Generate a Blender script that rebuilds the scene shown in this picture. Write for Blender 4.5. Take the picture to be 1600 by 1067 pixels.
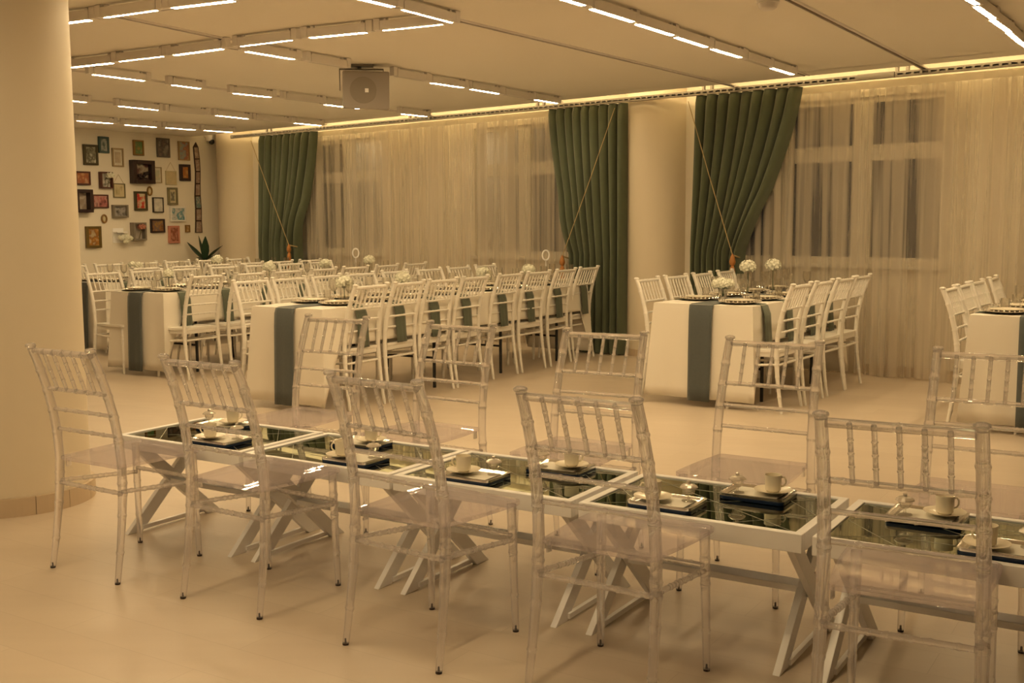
import bpy, math, random
from mathutils import Vector, Matrix
random.seed(7)
PI = math.pi
for o in list(bpy.data.objects): bpy.data.objects.remove(o)
S = bpy.context.scene
C = S.collection

# ------------------------------------------------------------------ camera
F_PX, PITCH, ROLL, CAM_H = 1726.7, 0.1084, -0.0058, 1.3815
cd = bpy.data.cameras.new('camera'); cam = bpy.data.objects.new('camera', cd); C.objects.link(cam)
cd.sensor_fit = 'HORIZONTAL'; cd.sensor_width = 36.0; cd.lens = 36.0 * F_PX / 1600.0
cd.clip_start = 0.05; cd.clip_end = 100
cam.matrix_world = (Matrix.Translation((0, 0, CAM_H)) @ Matrix.Rotation(PI/2 - PITCH, 4, 'X')
                    @ Matrix.Rotation(ROLL, 4, 'Z'))
S.camera = cam
# ------------------------------------------------------------------ world, exposure
w = bpy.data.worlds.new('night'); S.world = w; w.use_nodes = True
w.node_tree.nodes['Background'].inputs[0].default_value = (0.012, 0.011, 0.013, 1)
w.node_tree.nodes['Background'].inputs[1].default_value = 1.0
S.view_settings.view_transform = 'Standard'; S.view_settings.look = 'None'
S.view_settings.gamma = 1.0; S.view_settings.use_curve_mapping = False
S.view_settings.exposure = 0.40
LAMP_COL = (1.0, 0.725, 0.385)
LAMP_STRENGTH = 118.0
COVE_STRENGTH = 20.0
cy = S.cycles
cy.use_denoising = True; cy.use_adaptive_sampling = True; cy.adaptive_threshold = .05
cy.max_bounces = 13; cy.diffuse_bounces = 5; cy.glossy_bounces = 5; cy.transmission_bounces = 18
cy.transparent_max_bounces = 36; cy.sample_clamp_indirect = 6.0
cy.caustics_refractive = False; cy.caustics_reflective = False

# ------------------------------------------------------------------ pixel -> place helpers
def ray(px):
    u, v = px[0] - 800.0, px[1] - 533.5
    cr, sr = math.cos(ROLL), math.sin(ROLL)
    u, v = u*cr + v*sr, -u*sr + v*cr
    c, s = math.cos(PITCH), math.sin(PITCH)
    return Vector((u/F_PX, c - (v/F_PX)*s, -s - (v/F_PX)*c))
def at_z(px, z):
    d = ray(px); return Vector((0, 0, CAM_H)) + d*((z - CAM_H)/d.z)
def at_plane(px, P, th):
    d = ray(px); nx, ny = -math.sin(th), math.cos(th)
    k = (nx*P[0] + ny*P[1])/(nx*d.x + ny*d.y)
    return Vector((0, 0, CAM_H)) + d*k

# ------------------------------------------------------------------ materials
def srgb(r, g, b):
    f = lambda c: (c/255/12.92 if c/255 <= .04045 else ((c/255 + .055)/1.055)**2.4)
    return (f(r), f(g), f(b), 1)
def new_mat(name):
    m = bpy.data.materials.new(name); m.use_nodes = True
    return m, m.node_tree.nodes, m.node_tree.links, m.node_tree.nodes['Principled BSDF']
def plain(name, col, rough=.5, metal=0.0, noise=0.0, scale=20, bump=0.0, spec=.5, sheen=0.0):
    m, N, L, p = new_mat(name)
    p.inputs['Roughness'].default_value = rough; p.inputs['Metallic'].default_value = metal
    p.inputs['Specular IOR Level'].default_value = spec
    if sheen: p.inputs['Sheen Weight'].default_value = sheen
    c = (*col[:3], 1)
    if noise or bump:
        tc = N.new('ShaderNodeTexCoord'); nz = N.new('ShaderNodeTexNoise')
        nz.inputs['Scale'].default_value = scale; nz.inputs['Detail'].default_value = 4
        L.new(tc.outputs['Object'], nz.inputs['Vector'])
        mx = N.new('ShaderNodeMix'); mx.data_type = 'RGBA'
        mx.inputs[6].default_value = tuple(x*(1 - noise) for x in c[:3]) + (1,)
        mx.inputs[7].default_value = tuple(min(1, x*(1 + noise)) for x in c[:3]) + (1,)
        L.new(nz.outputs['Fac'], mx.inputs[0]); L.new(mx.outputs[2], p.inputs['Base Color'])
        if bump:
            b = N.new('ShaderNodeBump'); b.inputs['Strength'].default_value = bump
            b.inputs['Distance'].default_value = .01
            L.new(nz.outputs['Fac'], b.inputs['Height']); L.new(b.outputs[0], p.inputs['Normal'])
    else: p.inputs['Base Color'].default_value = c
    return m
def emit(name, col, s):
    m, N, L, p = new_mat(name)
    p.inputs['Base Color'].default_value = (.8, .8, .8, 1)
    p.inputs['Emission Color'].default_value = (*col, 1); p.inputs['Emission Strength'].default_value = s
    return m
def clear_mat(name, tint, tint2, mixf, ior=1.45, haze=0.0):
    m, N, L, p = new_mat(name); N.remove(p)
    out = [n for n in N if n.type == 'OUTPUT_MATERIAL'][0]
    g = N.new('ShaderNodeBsdfGlass'); g.inputs['Color'].default_value = (*tint2, 1)
    g.inputs['IOR'].default_value = ior; g.inputs['Roughness'].default_value = .012
    t = N.new('ShaderNodeBsdfTransparent'); t.inputs['Color'].default_value = (*tint, 1)
    mx = N.new('ShaderNodeMixShader'); mx.inputs[0].default_value = mixf
    L.new(t.outputs[0], mx.inputs[1]); L.new(g.outputs[0], mx.inputs[2])
    d = N.new('ShaderNodeBsdfDiffuse'); d.inputs['Color'].default_value = (.93, .89, .95, 1)
    m2 = N.new('ShaderNodeMixShader'); m2.inputs[0].default_value = haze
    L.new(mx.outputs[0], m2.inputs[1]); L.new(d.outputs[0], m2.inputs[2])
    L.new(m2.outputs[0], out.inputs[0])
    return m
def pane_mat(name, tint, gloss_rough=.03, f0=1.5):
    m, N, L, p = new_mat(name); N.remove(p)
    out = [n for n in N if n.type == 'OUTPUT_MATERIAL'][0]
    g = N.new('ShaderNodeBsdfGlossy'); g.inputs['Roughness'].default_value = gloss_rough
    t = N.new('ShaderNodeBsdfTransparent'); t.inputs['Color'].default_value = (*tint, 1)
    fr = N.new('ShaderNodeFresnel'); fr.inputs[0].default_value = f0
    mx = N.new('ShaderNodeMixShader')
    L.new(fr.outputs[0], mx.inputs[0]); L.new(t.outputs[0], mx.inputs[1]); L.new(g.outputs[0], mx.inputs[2])
    L.new(mx.outputs[0], out.inputs[0])
    return m
def sheer_mat():
    m, N, L, p = new_mat('sheer_voile'); N.remove(p)
    out = [n for n in N if n.type == 'OUTPUT_MATERIAL'][0]
    d = N.new('ShaderNodeBsdfDiffuse'); d.inputs['Color'].default_value = (.66, .60, .50, 1)
    tl = N.new('ShaderNodeBsdfTranslucent'); tl.inputs['Color'].default_value = (.66, .60, .50, 1)
    a = N.new('ShaderNodeMixShader'); a.inputs[0].default_value = .35
    L.new(d.outputs[0], a.inputs[1]); L.new(tl.outputs[0], a.inputs[2])
    t = N.new('ShaderNodeBsdfTransparent'); t.inputs['Color'].default_value = (.97, .96, .94, 1)
    tc = N.new('ShaderNodeTexCoord'); nz = N.new('ShaderNodeTexNoise')
    mp = N.new('ShaderNodeMapping'); mp.inputs['Scale'].default_value = (9, 9, .15)
    L.new(tc.outputs['Object'], mp.inputs[0]); L.new(mp.outputs[0], nz.inputs['Vector'])
    nz.inputs['Scale'].default_value = 1.5; nz.inputs['Detail'].default_value = 5
    mr = N.new('ShaderNodeMapRange'); mr.inputs[1].default_value = .38; mr.inputs[2].default_value = .54
    mr.inputs[3].default_value = .26; mr.inputs[4].default_value = .76
    L.new(nz.outputs['Fac'], mr.inputs[0])
    mx = N.new('ShaderNodeMixShader'); L.new(mr.outputs[0], mx.inputs[0])
    L.new(t.outputs[0], mx.inputs[1]); L.new(a.outputs[0], mx.inputs[2]); L.new(mx.outputs[0], out.inputs[0])
    return m
def floor_mat():
    m, N, L, p = new_mat('pale_wood_vinyl')
    tc = N.new('ShaderNodeTexCoord'); mp = N.new('ShaderNodeMapping')
    mp.inputs['Rotation'].default_value = (0, 0, math.radians(32)); mp.inputs['Scale'].default_value = (.8, 9, 1)
    nz = N.new('ShaderNodeTexNoise'); nz.inputs['Scale'].default_value = 1.5; nz.inputs['Detail'].default_value = 6
    L.new(tc.outputs['Object'], mp.inputs[0]); L.new(mp.outputs[0], nz.inputs['Vector'])
    br = N.new('ShaderNodeTexBrick'); br.inputs['Scale'].default_value = 1.0
    br.inputs['Brick Width'].default_value = 1.3; br.inputs['Row Height'].default_value = .19
    br.inputs['Mortar Size'].default_value = .0012
    br.inputs['Color1'].default_value = (.575, .485, .385, 1); br.inputs['Color2'].default_value = (.605, .515, .41, 1)
    br.inputs['Mortar'].default_value = (.50, .42, .33, 1)
    mp2 = N.new('ShaderNodeMapping'); mp2.inputs['Rotation'].default_value = (0, 0, math.radians(32))
    L.new(tc.outputs['Object'], mp2.inputs[0]); L.new(mp2.outputs[0], br.inputs['Vector'])
    mx = N.new('ShaderNodeMix'); mx.data_type = 'RGBA'; mx.blend_type = 'MULTIPLY'
    cr = N.new('ShaderNodeMapRange'); cr.inputs[3].default_value = .93; cr.inputs[4].default_value = 1.04
    L.new(nz.outputs['Fac'], cr.inputs[0])
    mx.inputs[0].default_value = 1.0
    L.new(br.outputs['Color'], mx.inputs[6]); L.new(cr.outputs[0], mx.inputs[7])
    L.new(mx.outputs[2], p.inputs['Base Color'])
    p.inputs['Roughness'].default_value = .36; p.inputs['Specular IOR Level'].default_value = .35
    return m
def art_mat(name, cols, scale=14, seed=0):
    """flat print: soft blotches of the given colours"""
    m, N, L, p = new_mat(name)
    tc = N.new('ShaderNodeTexCoord'); mp = N.new('ShaderNodeMapping')
    mp.inputs['Location'].default_value = (seed*3.7, seed*1.3, seed*2.1)
    nz = N.new('ShaderNodeTexNoise'); nz.inputs['Scale'].default_value = scale; nz.inputs['Detail'].default_value = 2
    L.new(tc.outputs['Object'], mp.inputs[0]); L.new(mp.outputs[0], nz.inputs['Vector'])
    cr = N.new('ShaderNodeValToRGB'); e = cr.color_ramp.elements
    while len(e) < len(cols): e.new(.5)
    for i, c in enumerate(cols):
        e[i].position = .32 + .36*i/(len(cols) - 1); e[i].color = (*c[:3], 1)
    L.new(nz.outputs['Fac'], cr.inputs[0]); L.new(cr.outputs[0], p.inputs['Base Color'])
    p.inputs['Roughness'].default_value = .5
    return m

M = {}
M['wall'] = plain('cream_paint', (.78, .73, .63), .6, noise=.02, scale=3)
M['wall2'] = plain('beige_paint', (.42, .36, .28), .7, noise=.02, scale=3)
M['ceiling'] = plain('ceiling_paint', (.86, .82, .74), .75, noise=.015, scale=2)
M['column'] = plain('column_paint', (.72, .64, .50), .5, noise=.02, scale=4)
M['floor'] = floor_mat()
M['baseboard'] = plain('base_trim', (.55, .44, .31), .5)
M['white'] = plain('white_lacquer', (.88, .87, .87), .3)
M['fixture'] = plain('fixture_white', (.78, .74, .70), .45)
M['slot'] = plain('track_slot', (.16, .12, .08), .6)
M['chairwhite'] = plain('white_resin', (.80, .77, .71), .32)
M['lamp'] = emit('lamp_diffuser', LAMP_COL, LAMP_STRENGTH)
M['lamp_off'] = plain('lamp_off', (.62, .58, .53), .4)
M['cove'] = emit('cove_led', (1.0, .72, .34), COVE_STRENGTH)
M['clear'] = clear_mat('clear_polycarbonate', (1, .995, 1), (1, .998, 1), .58, 1.45, .115)
M['clearseat'] = clear_mat('clear_seat', (.965, .945, .975), (.985, .97, .99), .32, 1.5, .06)
M['glass'] = clear_mat('table_glass', (.97, .96, .94), (.99, .99, .98), .35)
M['mirror'] = plain('smoked_mirror', (.33, .385, .315), .015, metal=1.0)
M['etch'] = plain('etched_line', (.40, .41, .34), .3, metal=.6)
M['porcelain'] = plain('porcelain', (.80, .74, .60), .18)
M['silver'] = plain('polished_steel', (.72, .70, .67), .16, metal=1.0)
M['navy'] = plain('navy_lacquer', (.008, .022, .06), .22)
M['paper'] = plain('paper_napkin', (.82, .79, .70), .8, noise=.04, scale=90)
M['cloth'] = plain('table_linen', (.80, .76, .68), .85, noise=.02, scale=8, bump=.05, sheen=.1)
M['runner'] = plain('slate_runner', (.080, .093, .092), .8, noise=.12, scale=60, bump=.1, sheen=.2)
M['napkin'] = plain('sage_napkin', (.090, .108, .075), .8, noise=.12, scale=60, bump=.1, sheen=.2)
M['curtain'] = plain('green_velvet', (.082, .100, .058), .75, noise=.10, scale=14, sheen=.25)
M['sheer'] = sheer_mat()
M['tape'] = plain('heading_tape', (.80, .72, .56), .8)
M['cord'] = plain('gold_cord', (.45, .34, .17), .5)
M['tassel'] = plain('amber_tassel', (.42, .17, .04), .55, noise=.3, scale=40)
M['alu'] = plain('galvanised_rail', (.20, .175, .145), .5, metal=.3, noise=.1, scale=30)
M['black'] = plain('black_metal', (.012, .012, .013), .4)
M['pad'] = plain('foot_pad', (.035, .02, .015), .5)
M['charger'] = plain('champagne_charger', (.60, .53, .43), .28, metal=.25)
M['bead'] = plain('crystal_bead', (.75, .70, .62), .12, metal=.5)
M['petal'] = plain('white_petals', (.80, .80, .68), .6, noise=.08, scale=40)
M['leaf'] = plain('green_leaf', (.045, .11, .035), .45, noise=.2, scale=30)
M['darkleaf'] = plain('dark_leaf', (.018, .045, .022), .4, noise=.3, scale=25)
M['pot'] = plain('dark_pot', (.05, .035, .025), .5)
M['speaker'] = plain('speaker_grey', (.31, .275, .24), .55)
M['grille'] = plain('grille_grey', (.25, .22, .185), .7, noise=.1, scale=300)
M['pane'] = pane_mat('night_glass', (.55, .55, .55), .30)
M['frameW'] = plain('window_upvc', (.76, .72, .64), .4)
M['string'] = plain('string', (.55, .46, .32), .7)

# ------------------------------------------------------------------ mesh builder
class MB:
    def __init__(s): s.v = []; s.f = []
    def add(s, vs, fs):
        o = len(s.v); s.v += [tuple(x) for x in vs]; s.f += [tuple(i + o for i in f) for f in fs]; return s
    def box(s, c, d, mat=None):
        x, y, z = d[0]/2, d[1]/2, d[2]/2
        vs = [Vector((sx*x, sy*y, sz*z)) for sx in (-1, 1) for sy in (-1, 1) for sz in (-1, 1)]
        if mat is not None: vs = [mat @ q for q in vs]
        vs = [q + Vector(c) for q in vs]
        return s.add(vs, [(0, 1, 3, 2), (4, 6, 7, 5), (0, 4, 5, 1), (2, 3, 7, 6), (0, 2, 6, 4), (1, 5, 7, 3)])
    def bar(s, a, b, wd, ht, up=(0, 0, 1)):
        a, b = Vector(a), Vector(b); t = (b - a).normalized(); up = Vector(up)
        r = t.cross(up).normalized(); u = r.cross(t)
        vs = [p + r*(i*wd/2) + u*(j*ht/2) for p in (a, b) for i in (-1, 1) for j in (-1, 1)]
        return s.add(vs, [(0, 1, 3, 2), (4, 6, 7, 5), (0, 4, 5, 1), (2, 3, 7, 6), (0, 2, 6, 4), (1, 5, 7, 3)])
    def tube(s, path, radii, seg=10, caps=True, squash=1.0):
        path = [Vector(p) for p in path]; n = len(path)
        if not hasattr(radii, '__len__'): radii = [radii]*n
        vs = []; ref = None
        for i in range(n):
            t = (path[min(i+1, n-1)] - path[max(i-1, 0)]).normalized()
            if ref is None:
                ref = Vector((1, 0, 0)) if abs(t.x) < .8 else Vector((0, 0, 1))
            r = (ref - t*ref.dot(t)).normalized(); ref = r; q = t.cross(r)
            for k in range(seg):
                a = 2*PI*k/seg
                vs.append(path[i] + (r*math.cos(a) + q*math.sin(a)*squash)*radii[i])
        fs = [(i*seg + k, i*seg + (k+1) % seg, (i+1)*seg + (k+1) % seg, (i+1)*seg + k) for i in range(n-1) for k in range(seg)]
        if caps:
            fs.append(tuple(range(seg))[::-1]); fs.append(tuple((n-1)*seg + k for k in range(seg)))
        return s.add(vs, fs)
    def lathe(s, prof, seg=20, o=(0, 0, 0), closed=False):
        ox, oy, oz = o; vs = []
        for r, z in prof:
            for k in range(seg):
                a = 2*PI*k/seg; vs.append((ox + r*math.cos(a), oy + r*math.sin(a), oz + z))
        n = len(prof)
        fs = [(i*seg + k, i*seg + (k+1) % seg, (i+1)*seg + (k+1) % seg, (i+1)*seg + k) for i in range(n-1) for k in range(seg)]
        if prof[0][0] > 1e-6 and not closed: fs.append(tuple(range(seg))[::-1])
        if prof[-1][0] > 1e-6 and not closed: fs.append(tuple((n-1)*seg + k for k in range(seg)))
        return s.add(vs, fs)
    def prism(s, outline, z0, z1):
        n = len(outline)
        vs = [(x, y, z0) for x, y in outline] + [(x, y, z1) for x, y in outline]
        return s.add(vs, [tuple(range(n))[::-1], tuple(range(n, 2*n))] + [(i, (i+1) % n, n + (i+1) % n, n + i) for i in range(n)])
    def grid(s, fn, nu, nv, closed=False):
        vs = [fn(i/nu, j/nv) for j in range(nv+1) for i in range(nu+1)]
        return s.add(vs, [(j*(nu+1)+i, j*(nu+1)+i+1, (j+1)*(nu+1)+i+1, (j+1)*(nu+1)+i) for j in range(nv) for i in range(nu)])
    def ball(s, c, r, seg=8, rings=6, sq=1.0):
        prof = [(max(1e-7, r*math.sin(PI*i/rings)), -r*math.cos(PI*i/rings)*sq) for i in range(rings+1)]
        return s.lathe(prof, seg, c)
    def build(s, name, mat, parent=None, smooth=False, bevel=0.0, loc=None, rz=0.0):
        me = bpy.data.meshes.new(name); me.from_pydata(s.v, [], s.f); me.validate(); me.update()
        me.materials.append(M[mat] if isinstance(mat, str) else mat)
        if smooth:
            for p in me.polygons: p.use_smooth = True
            try: me.set_sharp_from_angle(angle=math.radians(50))
            except Exception: pass
        o = bpy.data.objects.new(name, me); C.objects.link(o)
        if parent: o.parent = parent
        if bevel:
            b = o.modifiers.new('bevel', 'BEVEL'); b.width = bevel; b.segments = 2; b.limit_method = 'ANGLE'
        if loc is not None: o.location = loc; o.rotation_euler.z = rz
        return o
def tag(o, label=None, cat=None, group=None, kind=None):
    if label: o['label'] = label
    if cat: o['category'] = cat
    if group: o['group'] = group
    if kind: o['kind'] = kind
    return o
def thing(name, label, cat, loc=(0, 0, 0), rz=0, group=None):
    o = bpy.data.objects.new(name, None); C.objects.link(o); o.empty_display_size = .1
    o.location = loc; o.rotation_euler.z = rz
    return tag(o, label, cat, group)
def dup(root, loc, rz, label=None, group=None):
    r = root.copy(); C.objects.link(r); r.location = loc; r.rotation_euler.z = rz
    if label: r['label'] = label
    if group: r['group'] = group
    for ch in list(root.children):
        c = ch.copy(); C.objects.link(c); c.parent = r
        for g in list(ch.children):
            d = g.copy(); C.objects.link(d); d.parent = c
    return r
ORD = ['first', 'second', 'third', 'fourth', 'fifth', 'sixth', 'seventh', 'eighth', 'ninth', 'tenth']

# ------------------------------------------------------------------ the room
CEIL = 2.62; SLAB = 2.98
TH = math.radians(-41.6)                       # run of the curtained wall
NW = Vector((-math.sin(TH), math.cos(TH))); UW = Vector((math.cos(TH), math.sin(TH)))
def wp(s, c, z=0.0):
    q = NW*c + UW*s; return Vector((q.x, q.y, z))
C_CURT, C_RAIL, C_EDGE, C_WALL = 9.275, 9.21, 9.03, 9.55
MB().box((0, 5, -.05), (34, 38, .1)).build('floor', 'floor')['kind'] = 'structure'
# suspended ceiling ends short of the curtained wall; light cove above
e0, e1 = wp(-16, C_EDGE), wp(12, C_EDGE)
mb = MB().add([(-14, -8, CEIL), (14, -8, CEIL), (e1.x, e1.y, CEIL), (e0.x, e0.y, CEIL),
               (-14, -8, CEIL+.03), (14, -8, CEIL+.03), (e1.x, e1.y, CEIL+.03), (e0.x, e0.y, CEIL+.03)],
              [(3, 2, 1, 0), (4, 5, 6, 7), (2, 3, 7, 6), (0, 1, 5, 4), (1, 2, 6, 5), (3, 0, 4, 7)])
tag(mb.build('ceiling', 'ceiling'), kind='structure')
a, b, c_, d_ = wp(-16, C_EDGE-.3), wp(12, C_EDGE-.3), wp(12, C_WALL+.2), wp(-16, C_WALL+.2)
mb = MB().add([(p.x, p.y, z) for z in (SLAB, SLAB+.05) for p in (a, b, c_, d_)],
              [(3, 2, 1, 0), (4, 5, 6, 7), (0, 1, 5, 4), (1, 2, 6, 5), (2, 3, 7, 6), (3, 0, 4, 7)])
tag(mb.build('trim_1', 'ceiling'), kind='structure')
mb = MB().bar(wp(-16, C_EDGE-.27, 2.8), wp(12, C_EDGE-.27, 2.8), .02, .36)
tag(mb.build('trim_2', 'ceiling'), kind='structure')
# curtained wall with three window openings
WIN = [(-12.15, -10.62), (-9.05, -7.55), (-5.85, -3.52)]
Z0, Z1 = .98, 2.46
wall = MB()
edges = [-15.3] + [x for w_ in WIN for x in w_] + [9.0]
for i in range(0, len(edges), 2):
    wall.bar(wp(edges[i], C_WALL+.1, SLAB/2), wp(edges[i+1], C_WALL+.1, SLAB/2), .2, SLAB)
for a_, b_ in WIN:
    wall.bar(wp(a_, C_WALL+.1, Z0/2), wp(b_, C_WALL+.1, Z0/2), .2, Z0)
    wall.bar(wp(a_, C_WALL+.1, (Z1+SLAB)/2), wp(b_, C_WALL+.1, (Z1+SLAB)/2), .2, SLAB-Z1)
tag(wall.build('wall_window', 'wall'), kind='structure')
for i, (a_, b_) in enumerate(WIN):
    r = bpy.data.objects.new('window_%d' % (i+1), None); C.objects.link(r); tag(r, kind='structure')
    cc = C_WALL+.06
    n = 3 if b_-a_ > 2 else 2
    fr = lambda s0, s1, z0, z1, nm: MB().bar(wp(s0, cc, (z0+z1)/2), wp(s1, cc, (z0+z1)/2), .06, z1-z0).build(nm, 'frameW', r)
    fr(a_, b_, Z0, Z0+.06, 'bottom_rail'); fr(a_, b_, Z1-.05, Z1, 'top_rail'); fr(a_, b_, 1.90, 2.04, 'transom')
    xs = [a_ + (b_-a_)*k/n for k in range(n+1)]
    for k, x in enumerate(xs):
        x0, x1 = (x, x+.07) if k == 0 else ((x-.07, x) if k == n else (x-.09, x+.09))
        fr(x0, x1, Z0+.06, 1.90, 'mullion'); fr(x0, x1, 2.04, Z1-.05, 'mullion')
    for k in range(n):
        for z0, z1 in ((Z0+.06, 1.90), (2.04, Z1-.05)):
            MB().bar(wp(xs[k]+.05, cc+.005, (z0+z1)/2), wp(xs[k+1]-.05, cc+.005, (z0+z1)/2), .008, z1-z0).build('pane', 'pane', r)
    MB().bar(wp(a_-.04, C_WALL-.01, Z0-.02), wp(b_+.04, C_WALL-.01, Z0-.02), .14, .03).build('window_sill', 'frameW', r)
# picture wall
PTH = math.radians(57.5)
PU = Vector((math.cos(PTH), math.sin(PTH)))
PC = Vector((-4.33, 16.64))
q0 = PC - PU*14; q1 = PC + PU*.4; nrm = Vector((-PU.y, PU.x))
mb = MB().bar((*(q0 + nrm*.1), SLAB/2), (*(q1 + nrm*.1), SLAB/2), .2, SLAB)
tag(mb.build('wall_picture', 'wall'), kind='structure')
mb = MB().box((3.0, -6.2, SLAB/2), (22, .2, SLAB)); tag(mb.build('wall_back', 'wall2'), kind='structure')
mb = MB().box((8.2, -1, SLAB/2), (.2, 12, SLAB)); tag(mb.build('wall_right', 'wall2'), kind='structure')
mb = MB().box((-10.4, -.5, SLAB/2), (.2, 14, SLAB)); tag(mb.build('wall_left', 'wall2'), kind='structure')
# round columns with a stepped skirting
def column(x, y, r, skirt, label, top):
    t = thing('round_column', label, 'column', (x, y, 0))
    MB().lathe([(r, 0), (r, top)], 64).build('shaft', 'column', t, smooth=True)
    n = 14 if skirt > .08 else 8
    for k in range(n):
        a0, a1 = 2*PI*k/n + .004, 2*PI*(k+1)/n - .004
        pts = []
        m = 6
        for rr in (r+.002, r+.022):
            for j in range(m+1):
                a_ = a0 + (a1-a0)*j/m; pts.append((rr*math.cos(a_), rr*math.sin(a_)))
        vs = [(p[0], p[1], z) for z in (0, skirt) for p in pts]; N_ = 2*(m+1); fs = []
        for j in range(m):
            i0, i1, o0, o1 = j, j+1, m+1+j, m+2+j
            fs += [(o0, o1, o1+N_, o0+N_), (i1, i0, i0+N_, i1+N_), (i0+N_, o0+N_, o1+N_, i1+N_)]
        fs += [(0, m+1, m+1+N_, N_), (2*m+1, m, m+N_, 2*m+1+N_)]
        MB().add(vs, fs).build('skirting_piece', 'baseboard', t)
    return t
column(-2.52, 5.47, .365, .088, 'cream round column standing beside the end mirror-topped table', CEIL)
column(1.53, 11.49, .356, .07, 'cream round column between two tied-back green curtains', SLAB)
column(-3.93, 16.34, .36, .07, 'cream round column in the corner next to the picture wall', SLAB)
mb = MB().bar(wp(-14.2, C_WALL-.008, .04), wp(9, C_WALL-.008, .04), .016, .08)
tag(mb.build('baseboard_window', 'baseboard'), kind='structure')
q0 = PC - PU*14 - nrm*.008; q1 = PC - nrm*.008
tag(MB().bar((q0.x, q0.y, .04), (q1.x, q1.y, .04), .016, .08).build('baseboard_picture', 'baseboard'), kind='structure')

# cove light strip lying on top of the ceiling edge
t = thing('cove_light', 'hidden linear light strip washing the curtained wall from the ceiling gap', 'light', (0, 0, 0))
MB().bar(wp(-13.5, C_EDGE-.09, CEIL+.045), wp(8, C_EDGE-.09, CEIL+.045), .03, .02).build('channel', 'fixture', t)
MB().bar(wp(-13.5, C_EDGE-.073, CEIL+.06), wp(8, C_EDGE-.073, CEIL+.06), .012, .03).build('diffuser', 'cove', t)

# ------------------------------------------------------------------ ceiling tracks and linear lights
LZ = 2.54
def xy(px, z): p = at_z(px, z); return Vector((p.x, p.y))
def track(p, q, e0, e1, label):
    a, b = xy(p, CEIL), xy(q, CEIL); d = (b-a).normalized(); a -= d*e0; b += d*e1
    t = thing('light_track', label, 'light track', (*((a+b)/2), CEIL), math.atan2(d.y, d.x), 'ceiling light tracks')
    L_ = (b-a).length
    for s in (-1, 1):
        MB().box((0, s*.021, -.006), (L_, .012, .012)).build('rim', 'fixture', t)
    MB().box((0, 0, -.002), (L_, .03, .004)).build('slot', 'slot', t)
    return t
track((400, 80), (870, 158), 0.35, .1, 'ceiling light track passing behind the hanging speaker')
track((147, 113), (660, 178), .6, .15, 'ceiling light track second nearest the picture wall')
track((114, 153), (500, 193), .6, .1, 'ceiling light track next to the one along the picture wall')
track((122, 184), (361, 202), .6, .05, 'ceiling light track running along the picture wall')
track((925, 8), (1239, 110), 6.0, .35, 'ceiling light track reaching the wall over the tied green curtain beside the wide sheer')
track((1523, 6), (1590, 58), 6.0, 1.2, 'ceiling light track over the banquet table before the wide sheer')
track((556, -8), (1150, 134), 5.0, .0, 'ceiling light track meeting the rail above the round column')
track((1237, 0), (1445, 106), 6.0, .05, 'bare ceiling light track with no lamps')
track((108, 32), (366, -2), 3.0, 4.0, 'cross-running ceiling light track nearest the mirror-topped tables')
track((111, 98), (700, 30), 1.0, .02, 'cross-running ceiling light track in front of the hanging speaker')
track((188, 25), (352, 60), .05, .05, 'short bare link between two cross-running ceiling tracks')
nlight = 0
LIGHT_LABEL = {1: 'lit white linear lamp clipped under a ceiling track', 0: 'unlit white linear lamp clipped under a ceiling track'}
_proto = {}
def linear(p, q, lit=1, wd=.032, z=LZ, world=None, label=None):
    if world: a, b = world
    else: a, b = xy(p, z), xy(q, z)
    d = b-a; L_ = d.length; ang = math.atan2(d.y, d.x); m = (a+b)/2
    L_ = round(L_/.03)*.03; L_ = max(.12, min(.51, L_))
    key = (L_, lit, wd)
    if key not in _proto:
        t = thing('linear_lamp', label or LIGHT_LABEL[lit], 'ceiling lamp', (*m, z), ang, 'lit ceiling lamps' if lit else 'unlit ceiling lamps')
        MB().box((0, 0, .034), (L_+.02, .050, .056)).build('housing', 'fixture', t, bevel=.002)
        MB().box((0, 0, .0052), (L_, wd, .0016)).build('diffuser', 'lamp' if lit else 'lamp_off', t)
        for s in (-1, 1):
            MB().box((s*(L_/2+.036), 0, .043), (.046, .046, .070)).build('clip', 'fixture', t, bevel=.003)
            MB().box((s*(L_/2-.02), 0, .069), (.02, .02, .018)).build('stem', 'fixture', t)
        _proto[key] = t
    else: dup(_proto[key], (*m, z), ang, label)
TA = [((384.4, 82), (459.4, 94.4), 1), ((485, 98.5), (537, 107), 0), ((620, 121), (662, 128), 0), ((675, 131), (722, 138), 1),
      ((736, 140.6), (778, 147.5), 1), ((789, 149.5), (828, 156), 0), ((836, 157), (870, 162.5), 1)]
TB = [((147, 118), (223.4, 127.5), 1), ((269, 134), (312, 139.5), 1), ((365.6, 147), (422, 153), 1), ((447, 156), (500, 162), 0),
      ((508, 164.5), (560, 171), 1), ((628, 179), (665.6, 183), 1)]
TC = [((99, 157), (133, 161), 1), ((187.5, 167), (245, 173), 1), ((264, 175), (319, 180), 0), ((339, 181.5), (386, 186.6), 1),
      ((400, 188), (448, 192.5), 0), ((461, 193.3), (500, 197), 1)]
TD = [((122, 189.7), (175, 193.8), 1), ((195, 196), (244, 199.6), 1), ((260, 200.5), (304, 203.8), 1), ((320, 204.6), (361, 207.6), 1)]
TE = [((860, -5), (911, 10.5), 1), ((925, 16.4), (987, 35.5), 1), ((996, 40), (1049, 56.5), 1), ((1056, 60), (1103, 75), 1),
      ((1113.5, 78.5), (1155.6, 91), 1), ((1166, 95), (1199, 105.5), 0), ((1206, 108), (1238, 117.5), 1)]
TF = [((1497, -8), (1526.5, 9), 1), ((1524.5, 12), (1552, 31), 1), ((1550, 33), (1576, 51), 1), ((1575, 52), (1592, 66.6), 1), ((1593, 67), (1616, 83), 1)]
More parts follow.
